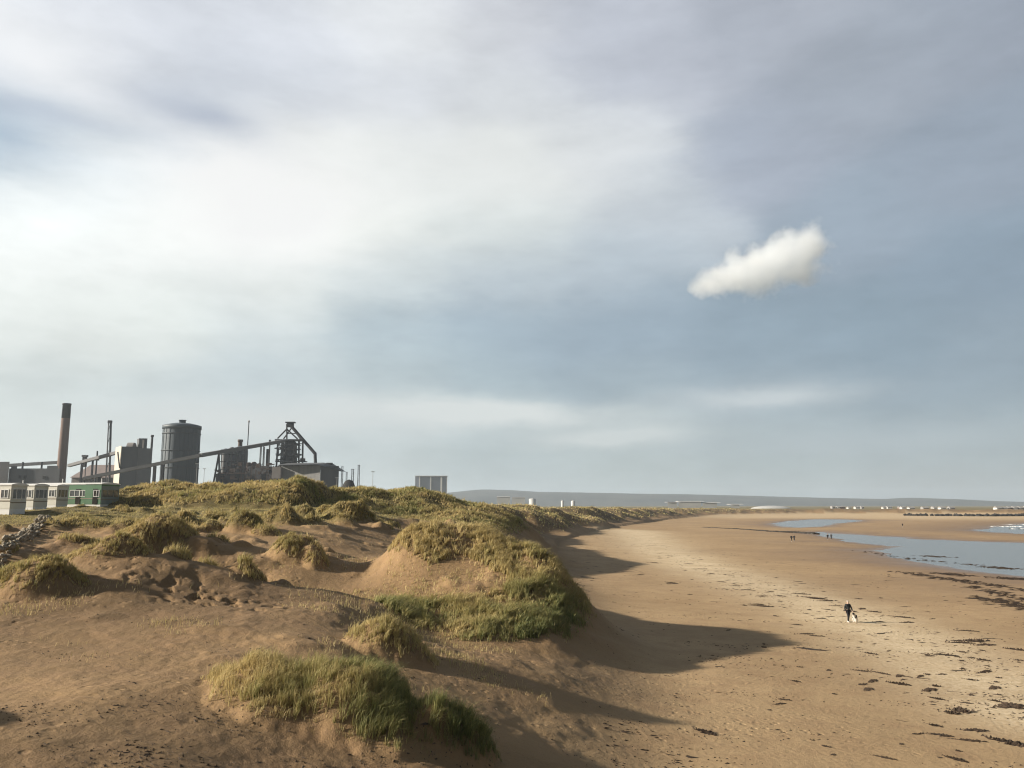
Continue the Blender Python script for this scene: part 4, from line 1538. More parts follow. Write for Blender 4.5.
# long inclined conveyor to the furnace top
c = empty('inclined_conveyor', (0, 0, 0))
a_, b2, c2_ = at(84, 478.5, 720), at(200, 455.5, 725), at(284, 441, 850)
MB().beam(a_, b2, 3.6, 2.8).build('gallery', belt, c)
MB().beam(b2 + Vector((0.3, 0.2, .1)), c2_, 3.6, 3.4).build('gallery', belt, c)
for (px, py, Y) in ((155, 464.5, 722), (163, 463, 722), (219, 452.2, 752), (100, 475.3, 721)):
    q = at(px, py, Y)
    if px == 219:
        for s_ in (-1, 1):
            qq = at(px + (-9 if s_ < 0 else 3), 480, Y)
            MB().beam((q.x, q.y, q.z - 1.5), (qq.x, q.y, ZB), 1.3, 1.3).build('trestle_leg', steel, c)
        MB().beam((at(214.3, 470, Y).x, q.y, zat(470, Y)), (at(221, 470, Y).x, q.y, zat(470, Y)), .6, .6).build('brace', steel, c)
    else:
        MB().beam((q.x, q.y, q.z - 1.5), (q.x, q.y, ZB), 2.2, 2.2).build('trestle_leg', steel, c)
tag(c, 'long inclined covered conveyor climbing past the gasholder to the furnace top', 'conveyor')

# hot blast stoves and their clutter
c = empty('blast_stoves', (0, 0, 0))
Ys = 880
for k, (px, pyt, col_) in enumerate(((224, 449, clad2), (230.5, 447.5, clad2), (238, 446.5, clad), (243, 448, clad))):
    q = at(px, 480, Ys + 4 * k)
    z1 = zat(pyt + 3, Ys + 4 * k)
    MB().lathe((q.x, q.y, ZB), [(3.9, 0), (3.9, z1 - ZB), (3.3, z1 - ZB + 2.2), (1.6, z1 - ZB + 3.6), (.01, z1 - ZB + 4)], 24).build('stove', col_, c)
fr = MB()
for z_ in (zat(470, Ys), zat(462, Ys), zat(455, Ys)):
    fr.box((at(233, 470, Ys).x, Ys - 6, z_), (28, .8, .8))
for px in (220.5, 226, 231, 237, 243.5):
    q = at(px, 480, Ys - 6)
    fr.beam((q.x, Ys - 6.6, ZB), (q.x, Ys - 6.6, zat(449.5, Ys)), .7, .7)
fr.build('access_frame', steel, c)
MB().prism(foot((217, 870), (247, 870), (247, 905), (217, 905)), ZB, zat(472.5, 870)).build('base_house', rust, c)
tag(c, 'cluster of hot blast stoves in dark framework behind the conveyor', 'stoves')
c = empty('works_stack', (0, 0, 0))
q = at(238.4, 480, 915)
MB().tube((q.x, q.y, ZB), (q.x, q.y, zat(441, 915)), 2.5, 2.4, 20).build('pipe', rust, c)
MB().lathe((q.x, q.y, zat(441, 915)), [(2.4, -1), (2.9, -1), (2.9, 1.6), (2.2, 1.6)], 20).build('rim', rust, c)
tag(c, 'stubby dark rusty stack rising above the blast stoves', 'stack')
c = empty('flare_mast', (0, 0, 0))
q = at(245.4, 480, 900)
MB().tube((q.x, q.y, ZB), (q.x + .8, q.y, zat(421.5, 900)), .75, .5, 10).build('pipe', steel, c)
MB().lathe((q.x + .8, q.y, zat(421.5, 900)), [(.6, -1), (1.0, -1), (1.0, 1), (.5, 1)], 12).build('tip', conc2, c)
tag(c, 'thin tall flare mast beside the stubby rusty stack', 'mast')

# yard buildings, pipes and lift towers between the stoves and the furnace
c = empty('gas_cleaning_plant', (0, 0, 0))
MB().prism(foot((247.3, 872), (266, 868), (268, 900), (249, 905)), ZB, zat(466, 870)).build('plant_house', steel, c)
MB().prism(foot((215.5, 862), (282, 855), (282, 866), (215.5, 869)), ZB, zat(474, 860)).build('pipe_rack', steel, c)
for (px, py, r_) in ((249, 464, 3), (254, 463.5, 3.2), (259, 465, 2.6), (271, 468, 3)):
    q = at(px, py, 880)
    MB().lathe((q.x, q.y, ZB), [(r_, 0), (r_, q.z - ZB), (r_ * .6, q.z - ZB + 1.6), (.01, q.z - ZB + 2)], 16).build('vessel', rust, c)
_q = random.Random(14)
cl = MB()
for k in range(90):
    px = _q.uniform(216, 282)
    q = at(px, _q.uniform(464, 480), _q.uniform(850, 866))
    if _q.random() < .45:
        cl.box(q, (_q.uniform(1.5, 6), 2, _q.uniform(1, 5)))
    elif _q.random() < .6:
        cl.beam((q.x, q.y, ZB), q, .6, .6)
    else:
        cl.beam(q, (q.x + _q.uniform(4, 14), q.y, q.z + _q.uniform(-2, 2)), .9, .9)
cl.build('pipework', rust, c)
tag(c, 'low dark huddle of vessels and plant between the stoves and the furnace', 'plant')
c = empty('lift_tower', (0, 0, 0))
tw = MB()
for (dx, dy) in ((-2.2, -2.2), (2.2, -2.2), (2.2, 2.2), (-2.2, 2.2)):
    q = at(261, 480, 878)
    tw.beam((q.x + dx, q.y + dy, ZB), (q.x + dx * .75, q.y + dy * .75, zat(446.5, 878)), .7, .7)
for k in range(7):
    z_ = ZB + 6 + k * 6.5
    if z_ < zat(447, 878):
        q = at(261, 480, 878)
        tw.box((q.x, q.y, z_), (5, 5, .6))
        tw.beam((q.x - 2.1, q.y - 2.4, z_), (q.x + 2.1, q.y - 2.4, z_ + 6), .4, .4)
tw.build('tower_frame', steel, c)
tag(c, 'open lattice lift tower left of the furnace under the conveyor', 'tower')
c = empty('dust_riser', (0, 0, 0))
q = at(266.3, 480, 878)
MB().tube((q.x, q.y, ZB), (q.x, q.y, zat(449, 878)), 1.5, 1.4, 12).build('pipe', steel, c)
q = at(268.2, 480, 868)
MB().tube((q.x, q.y, ZB), (q.x, q.y, zat(442.5, 868)), .8, .7, 10).build('pipe', steel, c)
MB().box((q.x, q.y, zat(441, 868)), (1.8, 1.8, 2.6)).build('head', steel, c)
tag(c, 'pair of slim riser pipes close left of the furnace', 'pipe')

# blast furnace
c = empty('blast_furnace', (0, 0, 0))
Yf = 880
ctr = at(289, 480, Yf + 8)
zlow, zdeck, ztop = zat(474, Yf), zat(440.5, Yf), zat(422.5, Yf)
MB().lathe((ctr.x, ctr.y, ZB), [(9.5, 0), (9.5, 30), (8.6, 36), (7.0, zdeck - ZB - 4), (5.0, zdeck - ZB)], 28).build('furnace_shell', steel, c)
tw = MB()
hw = (at(301, 480, Yf).x - at(276.5, 480, Yf).x) / 2
for sx in (-1, 1):
    for sy in (-1, 1):
        tw.beam((ctr.x + sx * hw, ctr.y + sy * 8, ZB), (ctr.x + sx * hw * .86, ctr.y + sy * 8, zdeck), 1.6, 1.6)
    tw.beam((ctr.x + sx * hw * .45, ctr.y - 8, ZB), (ctr.x + sx * hw * .4, ctr.y - 8, zdeck), 1.1, 1.1)
nlev = 6
for k in range(nlev):
    za, zb = zlow + (zdeck - zlow) * k / nlev, zlow + (zdeck - zlow) * (k + 1) / nlev
    for sx in (-1, 1):
        tw.beam((ctr.x + sx * hw * .93, ctr.y - 8.6, za), (ctr.x + sx * hw * .42, ctr.y - 8.6, zb), .8, .8)
_q = random.Random(4)
for k in range(46):
    xx, zz = ctr.x + _q.uniform(-1, 1) * hw * .95, _q.uniform(zlow - 6, zdeck - 2)
    yy = ctr.y - _q.uniform(6.5, 9.5)
    if _q.random() < .5:
        tw.box((xx, yy, zz), (_q.uniform(2, 7), .5, _q.uniform(.5, 2.6)))
    else:
        tw.beam((xx, yy, zz), (xx + _q.uniform(-4, 4), yy, zz + _q.uniform(3, 9)), .7, .7)
tw.build('support_frame', steel, c)
for k, (py, w0) in enumerate(((468, 1.08), (461.5, 1.0), (455, .98), (449, .95), (445, .92))):
    z_ = zat(py, Yf)
    pf = MB()
    pf.box((ctr.x, ctr.y - 6, z_), (hw * 2 * w0, 7, .9))
    for i in range(9):
        xx = ctr.x - hw * w0 + 2 * hw * w0 * i / 8
        pf.box((xx, ctr.y - 9.4, z_ + 1.1), (.25, .25, 1.4))
    pf.box((ctr.x, ctr.y - 9.4, z_ + 1.7), (hw * 2 * w0, .3, .3))
    pf.build('platform', steel, c)
MB().box((at(302.5, 462, Yf).x, ctr.y - 4, zat(461.5, Yf)), (7, 7, 1.0)).build('side_platform', steel, c)
MB().box((at(302, 460, Yf).x, ctr.y - 4, zat(459.5, Yf)), (4, 5, 3)).build('cabin', rust, c)
MB().box((ctr.x - .5, ctr.y - 3, zdeck + .6), (hw * 2 * 1.05, 15, 1.4)).build('top_deck', steel, c)
tx = at(290.2, 425, Yf).x
hf = MB()
for (pa, pb, r_) in (((277.5, 438.5), (287.3, 428.5), .9), ((300.5, 439), (292.5, 427), .9), ((283.5, 439), (291.5, 428), .8), ((297.5, 439), (286.8, 429), .8), ((286.8, 439), (286.8, 424), .9), ((287, 433.5), (296, 433.5), .5)):
    hf.tube(at(*pa, Yf + 2), at(*pb, Yf + 2), r_, r_, 8)
hf.build('uptake_frame', steel, c)
MB().box((tx - .3, Yf + 2, ztop + .2), (10.2, 5, 1.4)).build('top_platform', steel, c)
MB().prism([(tx - 4, Yf + .5), (tx + 3.2, Yf + .5), (tx + 3.2, Yf + 4), (tx - 4, Yf + 4)], zat(427, Yf), ztop - .6).build('top_house', steel, c)
dn = MB()
P0, P1, P2 = at(291.5, 426.5, Yf + 2), at(315.0, 453.5, Yf), at(315.6, 466.5, Yf)
dn.tube(P0, P1, 1.75, 1.75, 16)
dn.tube(P1 + Vector((0, 0, .9)), P2, 1.75, 1.75, 16)
dn.build('downcomer_pipe', steel, c)
tag(c, 'dark blast furnace tower with a sloping downcomer pipe from its peak', 'blast furnace')

# cast house
castm = pm('ribbed_cladding', (.22, .22, .215), (.17, .172, .172), .12, .7, stretch=(3, 3, .1))
c = empty('cast_house', (0, 0, 0))
Yk = 850
MB().prism(foot((281, 850), (320, 838), (320, 880), (286, 890)), ZB, zat(465.8, Yk)).build('wall', castm, c)
MB().prism(foot((320.1, 838), (338.6, 846), (334, 880), (320.1, 880)), ZB, zat(466.2, Yk)).build('end_bay', clad, c)
xa, xb, xc = at(279, 480, Yk).x, at(320, 480, Yk).x, at(339.5, 480, Yk).x
zr0, zr1, zr2 = zat(465.5, Yk), zat(464.5, Yk), zat(470.5, Yk)
MB().add([(xa, 840, zr0), (xb, 832, zr0 + .4), (xc, 845, zr2), (xc, 882, zr2), (xa, 895, zr0), (xa + 4, 868, zr1 + 2.5), (xb, 862, zr1 + 2.6), (at(330, 480, Yk).x, 862, zr1 + 1.5)],
         [(0, 1, 6, 5), (1, 2, 7, 6), (2, 3, 7), (3, 4, 5, 6, 7), (4, 0, 5)]).build('roof', clad, c)
for px in (323, 328, 331):
    q = at(px, 464, Yk + 5)
    MB().box((q.x, q.y, q.z), (3, 3, 2.6)).build('roof_vent', steel, c)
q = at(277.5, 469, 848)
MB().box((q.x, q.y, q.z - 4), (9, 8, 12)).build('pale_annex', conc2, c)  # annex block in pale concrete
tag(c, 'long grey cast house with a low roof at the foot of the furnace', 'building')

# coal heap, lattice masts, lamp posts
q = at(349, 480, 700)
m = MB()
n = 14
vs, fs = [], []
prof_ = [(1, 0), (.8, .35), (.55, .75), (.3, .95), (.05, 1)]
zz = zat(479.6, 700) - ZB
for (r_, h_) in prof_:
    for i in range(n):
        a = 2 * math.pi * i / n
        k = 1 + .08 * math.sin(3 * a + r_ * 7)
        vs.append((r_ * 11.5 * k * math.cos(a), r_ * 10 * k * math.sin(a), h_ * zz))
for j in range(len(prof_) - 1):
    fs += [(j * n + i, j * n + (i + 1) % n, (j + 1) * n + (i + 1) % n, (j + 1) * n + i) for i in range(n)]
m.add(vs, fs, True)
o = m.build('coal_heap', heapm, None, (q.x, q.y, ZB))
tag(o, 'black coal heap to the right of the cast house', 'heap')
palest = pm('galvanised_steel', (.34, .35, .36), (.28, .29, .3), .3, .6)


def mast(px, pyt, Y, w, label):
    c = empty('lattice_mast', (at(px, 480, Y).x, Y, ZB))
    z1 = zat(pyt, Y) - ZB
    m_ = MB()
    for sx in (-1, 1):
        for sy in (-1, 1):
            m_.beam((sx * w, sy * w, 0), (sx * w * .8, sy * w * .8, z1), .28, .28)
    k = 0
    z_ = 1.0
    while z_ < z1 - 4:
        s_ = 1 if k % 2 else -1
        m_.beam((-s_ * w, -w, z_), (s_ * w, -w, z_ + 4), .2, .2)
        m_.box((0, 0, z_), (2 * w, 2 * w, .3))
        z_ += 4
        k += 1
    m_.build('mast_frame', palest, c)
    MB().box((0, 0, z1 + .3), (w * 2.6, w * 2.6, .5)).build('platform', palest, c)
    tag(c, label, 'mast', 'pale lattice masts beyond the coal heap')


mast(342, 467, 900, .9, 'pale lattice mast nearest the cast house, leftmost of the masts')
mast(346.5, 472.5, 900, .7, 'shortest of the pale lattice masts')
mast(352.5, 469.5, 900, 1.2, 'broad pale lattice mast behind the coal heap')
mast(358.5, 465.5, 900, 1.0, 'tallest pale lattice mast, rightmost of the masts')


def lamp(px, pyt, Y, label):
    c = empty('lamp_post', (at(px, 480, Y).x, Y, ZB))
    z1 = zat(pyt, Y) - ZB
    MB().tube((0, 0, 0), (0, 0, z1), .28, .16, 8).build('pole', palest, c)
    MB().box((0, 0, z1 + .2), (2.6, .8, .5)).build('lamp_head', palest, c)
    tag(c, label, 'lamp post', 'tall lamp posts by the works')


lamp(372.8, 472, 640, 'slim lamp post standing alone right of the masts above the dunes')
lamp(203.8, 469, 700, 'slim lamp post close right of the gasholder')
lamp(196.3, 464, 640, 'slim pale lamp post in front of the gasholder')
lamp(337, 478, 640, 'short lamp post at the corner of the cast house')

# power station
c = empty('power_station', (0, 0, 0))
Yp = 2600
psd = pm('blue_grey_cladding', (.13, .15, .19), (.11, .13, .165), .01, .7)
psw = pm('pale_panels', (.58, .58, .56), (.52, .52, .5), .01, .7)
MB().prism(foot((415.2, 2600), (430.2, 2600), (430.2, 2680), (415.2, 2680)), 2, zat(476.3, Yp)).build('reactor_hall', psd, c)
MB().prism(foot((431.2, 2605), (447.2, 2605), (447.2, 2680), (431.2, 2680)), 2, zat(476.8, Yp)).build('reactor_hall', psd, c)
for px, w in ((419.6, 1.0), (430.7, 1.0), (441.3, 1.6), (446.9, .5)):
    MB().prism(foot((px - w / 2, 2596), (px + w / 2, 2596), (px + w / 2, 2599.5), (px - w / 2, 2599.5)), 2, zat(476.5, Yp)).build('pale_panel', psw, c)
MB().prism(foot((415, 2594), (447.4, 2594), (447.4, 2684), (415, 2684)), zat(476.3, Yp) + .1, zat(475.7, Yp)).build('roof_edge', psw, c)
tag(c, 'distant twin-block power station with pale vertical panels above the dunes', 'power station')

# far white sheds, tanks and houses along the bay
wh = pm('far_white', (.50, .50, .48), (.40, .40, .39), .02, .6)
gr_ = pm('far_grey', (.28, .27, .26), (.2, .2, .2), .02, .8)
br_ = pm('far_brick', (.18, .12, .10), (.14, .10, .085), .02, .8)
FAR = [(497, 510, 496.8, 2200, wh, 'long low white shed beyond the dunes nearest the power station'), (512, 525, 497.4, 2200, wh, 'white flat shed beyond the dunes second along from the power station'), (529, 536, 498.6, 2200, wh, 'small white shed beyond the dunes left of the pair of white tanks'),
       (561, 564, 500.6, 1800, wh, 'white tank beyond the dunes, left one of the pair'), (571, 575, 500.8, 1800, wh, 'white tank beyond the dunes, right one of the pair'),
       (667, 676, 502.4, 1700, wh, 'bright white shed at the start of the far white sheds'), (678, 700, 501.6, 1800, wh, 'longest low white shed beyond the far end of the dunes'), (702, 716, 502.8, 1800, wh, 'white shed right of the longest shed beyond the dunes'), (730, 738, 504.5, 1800, wh, 'small white shed left of the white dome')]
for (a, bb, py, Y, m_, lb) in FAR:
    c = empty('far_tank' if 'tank' in lb else 'far_shed', (0, 0, 0))
    if 'tank' in lb:
        q = at((a + bb) / 2, 500, Y)
        MB().lathe((q.x, Y, 1), [((bb - a) / 2 * Y / F, 0), ((bb - a) / 2 * Y / F, zat(py, Y) - 2), (.1, zat(py, Y))], 16).build('tank_shell', m_, c)
    else:
        MB().prism(foot((a, Y), (bb, Y), (bb, Y + 40), (a, Y + 40)), 1, zat(py, Y)).build('wall', m_, c)
        ft = foot((a, Y - 1), (bb, Y - 1), (bb, Y + 41), (a, Y + 41))
        xs, ys = [p_[0] for p_ in ft], [p_[1] for p_ in ft]
        z_ = zat(py, Y) + .05
        MB().add([(min(xs), Y - 1, z_), (max(xs), Y - 1, z_), (max(xs), Y + 41, z_), (min(xs), Y + 41, z_), (min(xs), Y + 20, z_ + 1.2), (max(xs), Y + 20, z_ + 1.2)], [(0, 1, 5, 4), (2, 3, 4, 5), (0, 4, 3), (1, 2, 5)]).build('roof', gr_ if m_ is wh and Y < 1750 else m_, c)
    tag(c, lb, 'tank' if 'tank' in lb else 'shed')
# white dome
c = empty('white_dome', (0, 0, 0))
Yd = 1500
q = at(771, 508, Yd)
rx = 21 * Yd / F
vs, fs = [], []
nu, nv = 28, 8
for j in range(nv + 1):
    a = math.pi / 2 * j / nv
    for i in range(nu):
        t_ = 2 * math.pi * i / nu
        vs.append((q.x + rx * math.cos(a) * math.cos(t_), Yd + 25 * math.cos(a) * math.sin(t_), 1.5 + (zat(505.7, Yd) - 1.5) * math.sin(a)))
for j in range(nv):
    fs += [(j * nu + i, j * nu + (i + 1) % nu, (j + 1) * nu + (i + 1) % nu, (j + 1) * nu + i) for i in range(nu)]
MB().add(vs, fs, True).build('dome_roof', wh, c)
tag(c, 'wide low white domed roof on the far shore', 'building')

# far shore: pier building, houses
c = empty('shore_building', (0, 0, 0))
MB().prism(foot((977.5, 900), (984.5, 900), (984.5, 915), (977.5, 915)), 1, zat(512.8, 900)).build('wall', steel, c)
MB().box((at(981, 512, 900).x, 907, zat(512.8, 900) + .5), (10, 17, .9)).build('roof', steel, c)
MB().box((at(979, 512, 900).x, 907, zat(512, 900) + 1.2), (2, 4, 1.8)).build('roof_hut', steel, c)
tag(c, 'square dark building standing alone on the far shore', 'building')
o = MB()
_r = random.Random(9)
for i in range(120):
    u = i / 119
    p = at(905 + 118 * u, 515.8 + 1.0 * u, 760)
    rock(o, (p.x, 760 - 40 * math.sin(u * 3) + _r.uniform(-6, 6), gz(p.x, 760 - 40 * math.sin(u * 3)) + .6), (_r.uniform(1.5, 3), _r.uniform(1, 2), _r.uniform(.8, 2.0)), _r)
o = o.build('rock_breakwater', heapm)
tag(o, 'dark line of rocks along the far shore below the houses', 'breakwater')
HOUSES = [(833, 1300, 'g'), (838, 1300, 'w'), (842, 1300, 'b'), (849, 1350, 'w'), (857, 1300, 'w'), (862, 1350, 'g'), (884, 1300, 'w'), (889, 1350, 'w'), (900, 1300, 'b'), (903, 1250, 'w'), (911, 1150, 'w'), (925, 1100, 'g'), (934, 1100, 'w'), (942, 1050, 'w'), (951, 1050, 'g'), (998, 950, 'w'), (1004, 950, 'w'), (1009, 950, 'b'), (1014, 950, 'w'), (1020, 950, 'g'), (1027, 950, 'w')]
hmats = {'w': wh, 'g': gr_, 'b': br_}
for (px, Y, k) in HOUSES:
    q = at(px, 510, Y)
    g0 = max(gz(q.x, Y), 0)
    c = empty('house', (q.x, Y, g0))
    w = _r.uniform(1.8, 4.2)
    h = _r.uniform(2.0, 3.0)
    MB().box((0, 0, h / 2), (w * 2, 8, h)).build('wall', hmats[k], c)
    MB().add([(-w - .3, -4.4, h + .01), (w + .3, -4.4, h + .01), (w + .3, 4.4, h + .01), (-w - .3, 4.4, h + .01), (-w - .3, 0, h + 1.8), (w + .3, 0, h + 1.8)], [(0, 1, 5, 4), (2, 3, 4, 5), (0, 4, 3), (1, 2, 5), (3, 2, 1, 0)]).build('roof', gr_, c)
    tag(c, 'tiny house among the scattered buildings of the far shore', 'house', 'houses along the far shore')

# ------------------------------------------------------------------ people and dog
skin = pm('skin', (.50, .34, .26), (.46, .31, .24), 6, .6)
dkj = pm('dark_jacket', (.018, .022, .024), (.03, .034, .036), 6, .8)
dkt = pm('dark_trousers', (.014, .015, .018), (.022, .022, .026), 6, .85)
hairm = pm('pale_hair', (.55, .53, .50), (.45, .43, .40), 10, .8)
hairb = pm('brown_hair', (.05, .035, .025), None, 10, .8)
boot = pm('pale_shoes', (.45, .43, .40), None, 6, .8)
furb = pm('black_fur', (.012, .012, .013), (.03, .028, .026), 8, .8)
furw = pm('white_fur', (.70, .68, .64), (.6, .58, .54), 8, .85)


def skinned(name, verts, edges, radii, mats, parent=None, root=0, matfn=None, levels=1):
    bm = bmesh.new()
    lay = bm.verts.layers.skin.verify()
    vs = []
    for i, (v, r_) in enumerate(zip(verts, radii)):
        x = bm.verts.new(v)
        x[lay].radius = (r_, r_) if not isinstance(r_, tuple) else r_
        x[lay].use_root = (i == root)
        vs.append(x)
    for a, c in edges:
        bm.edges.new((vs[a], vs[c]))
    me = bpy.data.meshes.new(name)
    bm.to_mesh(me)
    bm.free()
    o = bpy.data.objects.new(name, me)
    COL.objects.link(o)
    sk = o.modifiers.new('skin', 'SKIN')
    sk.use_smooth_shade = True
    sb = o.modifiers.new('sub', 'SUBSURF')
    sb.levels = sb.render_levels = levels
    dg = bpy.context.evaluated_depsgraph_get()
    me2 = bpy.data.meshes.new_from_object(o.evaluated_get(dg))
    o.modifiers.clear()
    o.data = me2
    me2.name = name
    me2.materials.clear()
    for m_ in mats:
        me2.materials.append(m_)
    for p_ in me2.polygons:
        p_.use_smooth = True
        if matfn:
            p_.material_index = matfn(p_.center)
    if parent:
        o.parent = parent
    return o


def person(loc, rz, jacket, trousers, hair, label, stride=.16, group=None, arm=.1):
    c = empty('person', loc, rz)           # faces local -y
    B = [(0, 0, .95), (0, -.01, 1.15), (0, 0, 1.38), (0, -.01, 1.50), (0, -.03, 1.58), (0, -.04, 1.70),
         (-.10, 0, .90), (-.10, -stride, .50), (-.10, -stride * .6, .08), (-.11, -stride * .6 - .16, .04),
         (.10, 0, .90), (.10, stride * .5, .50), (.10, stride * 1.4, .10), (.11, stride * 1.4 - .14, .04),
         (-.20, .0, 1.42), (-.26, arm * .5, 1.15), (-.27, -arm * .2, .90), (-.27, -arm * .6, .80),
         (.20, .0, 1.42), (.26, -arm, 1.15), (.27, -arm * 2.2, .92), (.27, -arm * 2.6, .83)]
    E = [(0, 1), (1, 2), (2, 3), (3, 4), (4, 5), (0, 6), (6, 7), (7, 8), (8, 9), (0, 10), (10, 11), (11, 12), (12, 13), (2, 14), (14, 15), (15, 16), (16, 17), (2, 18), (18, 19), (19, 20), (20, 21)]
    rad = [.13, .12, .13, .06, .075, .085, .085, .062, .042, .035, .085, .062, .042, .035, .06, .046, .036, .03, .06, .046, .036, .03]
    skinned('body', B, E, rad, [skin], c)
    J = [(0, .0, .88), (0, -.0, 1.15), (0, 0, 1.38), (0, -.005, 1.48), (-.20, 0, 1.42), (-.265, arm * .5, 1.15), (-.272, -arm * .2, .90), (.20, 0, 1.42), (.265, -arm, 1.15), (.272, -arm * 2.2, .92)]
    JE = [(0, 1), (1, 2), (2, 3), (2, 4), (4, 5), (5, 6), (2, 7), (7, 8), (8, 9)]
    skinned('jacket', J, JE, [.175, .165, .175, .085, .085, .07, .055, .085, .07, .055], [jacket], c)
    T = [(0, 0, .93)] + B[6:9] + B[10:13]
    skinned('trousers', T, [(0, 1), (1, 2), (2, 3), (0, 4), (4, 5), (5, 6)], [.155, .11, .085, .07, .11, .085, .07], [trousers], c)
    skinned('hair', [(0, .01, 1.66), (0, -.02, 1.76)], [(0, 1)], [.095, .085], [hair], c, levels=2)
    sh = MB()
    for k, (bx, by) in ((0, (B[9][0], B[9][1])), (1, (B[13][0], B[13][1]))):
        sh.box((bx, by + .09, .045), (.10, .28, .09))
    sh.build('shoes', boot, c)
    # face: eyes and nose
    fc = MB()
    for s_ in (-1, 1):
        fc.box((s_ * .032, -.128, 1.675), (.02, .012, .012))
    fc.build('eyes', dkj, c)
    tag(c, label, 'person', group)
    return c


def stand(px, py, z0=.1):
    p = gp(px, py, z0)
    for _ in range(4):
        p = gp(px, py, gz(p.x, p.y))
    return p


p = stand(848.7, 622.0)
person((p.x, p.y, p.z - .01), R(12), dkj, dkt, hairm, 'walker in a dark jacket and trousers with pale hair, walking a dog on the beach')
# dog: black back, white legs and chest
pd = stand(855.3, 622.5)
dg_ = empty('dog', (pd.x, pd.y, pd.z - .005), R(-35))
DB = [(0, .28, .50), (0, 0, .50), (0, -.26, .53), (0, -.40, .68), (0, -.50, .76), (0, -.64, .72),
      (-.09, -.26, .36), (-.09, -.25, .20), (-.09, -.27, .04), (.09, -.26, .36), (.09, -.33, .20), (.09, -.36, .05),
      (-.09, .26, .38), (-.09, .36, .22), (-.09, .31, .04), (.09, .24, .38), (.09, .32, .22), (.09, .25, .05),
      (0, .44, .54), (0, .58, .50), (0, .66, .40), (-.06, -.46, .86), (.06, -.46, .86)]
DE = [(0, 1), (1, 2), (2, 3), (3, 4), (4, 5), (2, 6), (6, 7), (7, 8), (2, 9), (9, 10), (10, 11), (0, 12), (12, 13), (13, 14), (0, 15), (15, 16), (16, 17), (0, 18), (18, 19), (19, 20), (4, 21), (4, 22)]
DR = [.13, .14, .16, .10, .085, .045, .07, .045, .035, .07, .045, .035, .08, .045, .035, .08, .045, .035, .05, .05, .03, .03, .03]
skinned('body', DB, DE, DR, [furb, furw], dg_, 1, lambda q: 1 if (q.z < .40 or (q.y < -.34 and q.z < .70)) else 0, 1)
tag(dg_, 'black and white dog trotting beside the walker with pale hair', 'dog')
for (px, py, dz, lb) in ((791.5, 541.3, 20, 'distant dark clothed walker, left one of the pair nearest the groyne end'), (794.3, 541.0, -10, 'distant dark clothed walker, right one of the pair nearest the groyne end'),
                         (827.8, 539.6, 15, 'distant dark clothed walker, left one of the pair at the lagoon edge'), (831.4, 539.4, -20, 'distant dark clothed walker, right one of the pair at the lagoon edge'),
                         (902.6, 526.8, 30, 'tiny far figure standing on the sand beyond the lagoon')):
    p = stand(px, py)
    person((p.x, p.y, p.z), R(dz), dkj, dkt, hairb, lb, .14, 'people walking on the beach')

# ------------------------------------------------------------------ small white cloud
cm = bpy.data.materials.new('cloud_vapour')
cm.use_nodes = True
t = cm.node_tree
for n in list(t.nodes):
    t.nodes.remove(n)
N_, L_ = t.nodes.new, t.links.new
tcn = N_('ShaderNodeTexCoord')
Dc = 1500.0
cc = Vector(ray(763, 264)).normalized()
cpos = Vector((0, 0, CAMZ)) + cc * (Dc / cc.y)
kpx = Dc / F
LOBES = [(-54, -20, 24, 15, 40), (-36, -15, 28, 22, 40), (-12, -6, 36, 27, 45), (14, 2, 40, 32, 50), (34, 10, 34, 34, 50), (44, 18, 24, 24, 40), (-30, 6, 14, 18, 20), (34, -8, 38, 16, 40), (-6, -16, 40, 16, 40)]
nsc = N_('ShaderNodeTexNoise')
nsc.inputs['Scale'].default_value = 0.020
nsc.inputs['Detail'].default_value = 7
nsc.inputs['Roughness'].default_value = 0.62
L_(tcn.outputs['Object'], nsc.inputs['Vector'])
acc = None
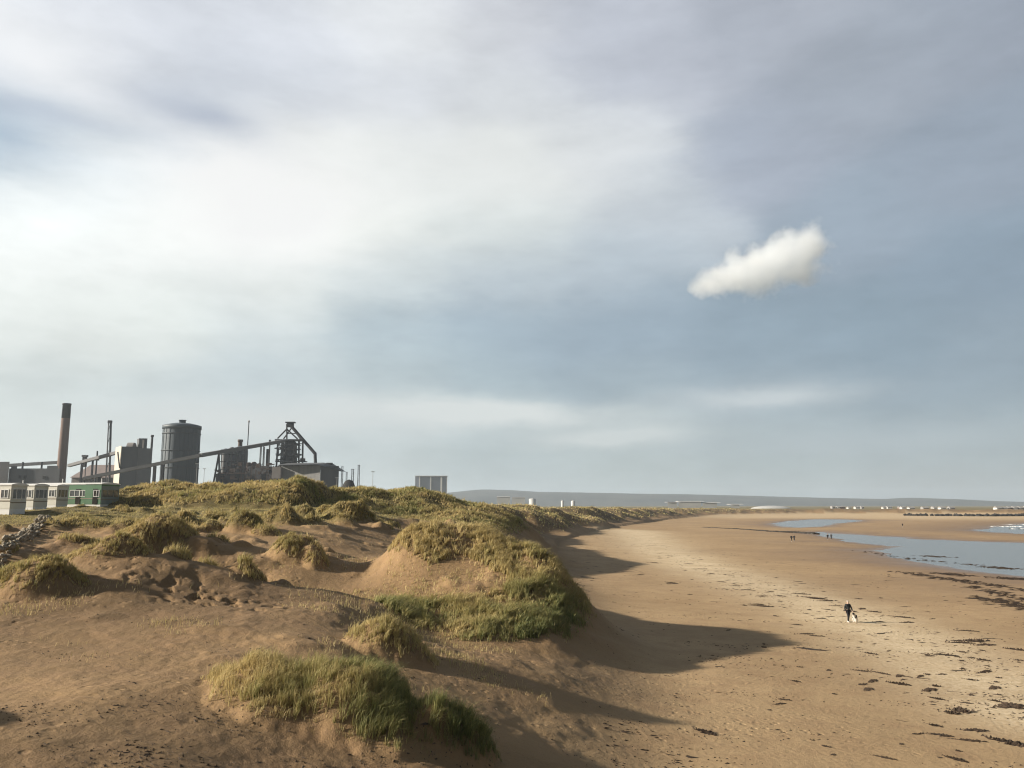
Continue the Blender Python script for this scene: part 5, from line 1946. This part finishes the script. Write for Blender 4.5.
for (x, y, rx_, ry_, rz_) in LOBES:
    s1 = N_('ShaderNodeVectorMath')
    s1.operation = 'SUBTRACT'
    L_(tcn.outputs['Object'], s1.inputs[0])
    s1.inputs[1].default_value = (x * kpx, 0, y * kpx)
    s2 = N_('ShaderNodeVectorMath')
    s2.operation = 'DIVIDE'
    L_(s1.outputs[0], s2.inputs[0])
    s2.inputs[1].default_value = (rx_ * kpx, rz_ * kpx, ry_ * kpx)
    s3 = N_('ShaderNodeVectorMath')
    s3.operation = 'LENGTH'
    L_(s2.outputs[0], s3.inputs[0])
    v_ = mth('SUBTRACT', 1.0, s3.outputs['Value'])
    acc = v_ if acc is None else mth('SMOOTH_MAX', acc, v_, 0.15)
dens = mth('ADD', acc, mth('MULTIPLY_ADD', nsc.outputs['Fac'], 2.1, -1.20))
dens = mth('MULTIPLY', mth('MINIMUM', mth('MAXIMUM', mth('MULTIPLY', dens, 1.5), 0.0), 1.0), 0.030)
pv = N_('ShaderNodeVolumePrincipled')
pv.inputs['Color'].default_value = (.93, .965, 1.0, 1)
pv.inputs['Anisotropy'].default_value = 0.2
L_(dens, pv.inputs['Density'])
ou = N_('ShaderNodeOutputMaterial')
L_(pv.outputs[0], ou.inputs['Volume'])
# hull that follows the lobes
bm = bmesh.new()
bmesh.ops.create_icosphere(bm, subdivisions=4, radius=1)
for v in bm.verts:
    d_ = v.co.copy()
    best = 0
    for (x, y, rx_, ry_, rz_) in LOBES:
        # furthest reach of this lobe along direction d_
        s_ = Vector((d_.x * rx_, d_.y * rz_, d_.z * ry_)).length
        o_ = d_.x * x + d_.z * y
        best = max(best, o_ + 1.12 * s_)
    v.co = d_ * best
# support distances overshoot between lobes; pull in to the swept hull
for v in bm.verts:
    v.co = v.co * kpx
me = bpy.data.meshes.new('cloud')
bm.to_mesh(me)
bm.free()
me.materials.append(cm)
clo = bpy.data.objects.new('cloud', me)
clo.location = cpos
COL.objects.link(clo)
tag(clo, 'small bright white cloud alone in the grey-blue sky', 'cloud')

# ------------------------------------------------------------------ haze
hz = bpy.data.materials.new('haze_air')
hz.use_nodes = True
t = hz.node_tree
for n in list(t.nodes):
    t.nodes.remove(n)
pv = t.nodes.new('ShaderNodeVolumePrincipled')
pv.inputs['Color'].default_value = (.74, .86, 1.0, 1)
pv.inputs['Density'].default_value = 0.00008
pv.inputs['Anisotropy'].default_value = 0.2
ou = t.nodes.new('ShaderNodeOutputMaterial')
t.links.new(pv.outputs[0], ou.inputs['Volume'])
zlo, zhi = -3.2, 165.0
o = MB().box((0, 0, (zlo + zhi) / 2), (15900, 15900, zhi - zlo)).build('haze', hz)
tag(o, kind='stuff')
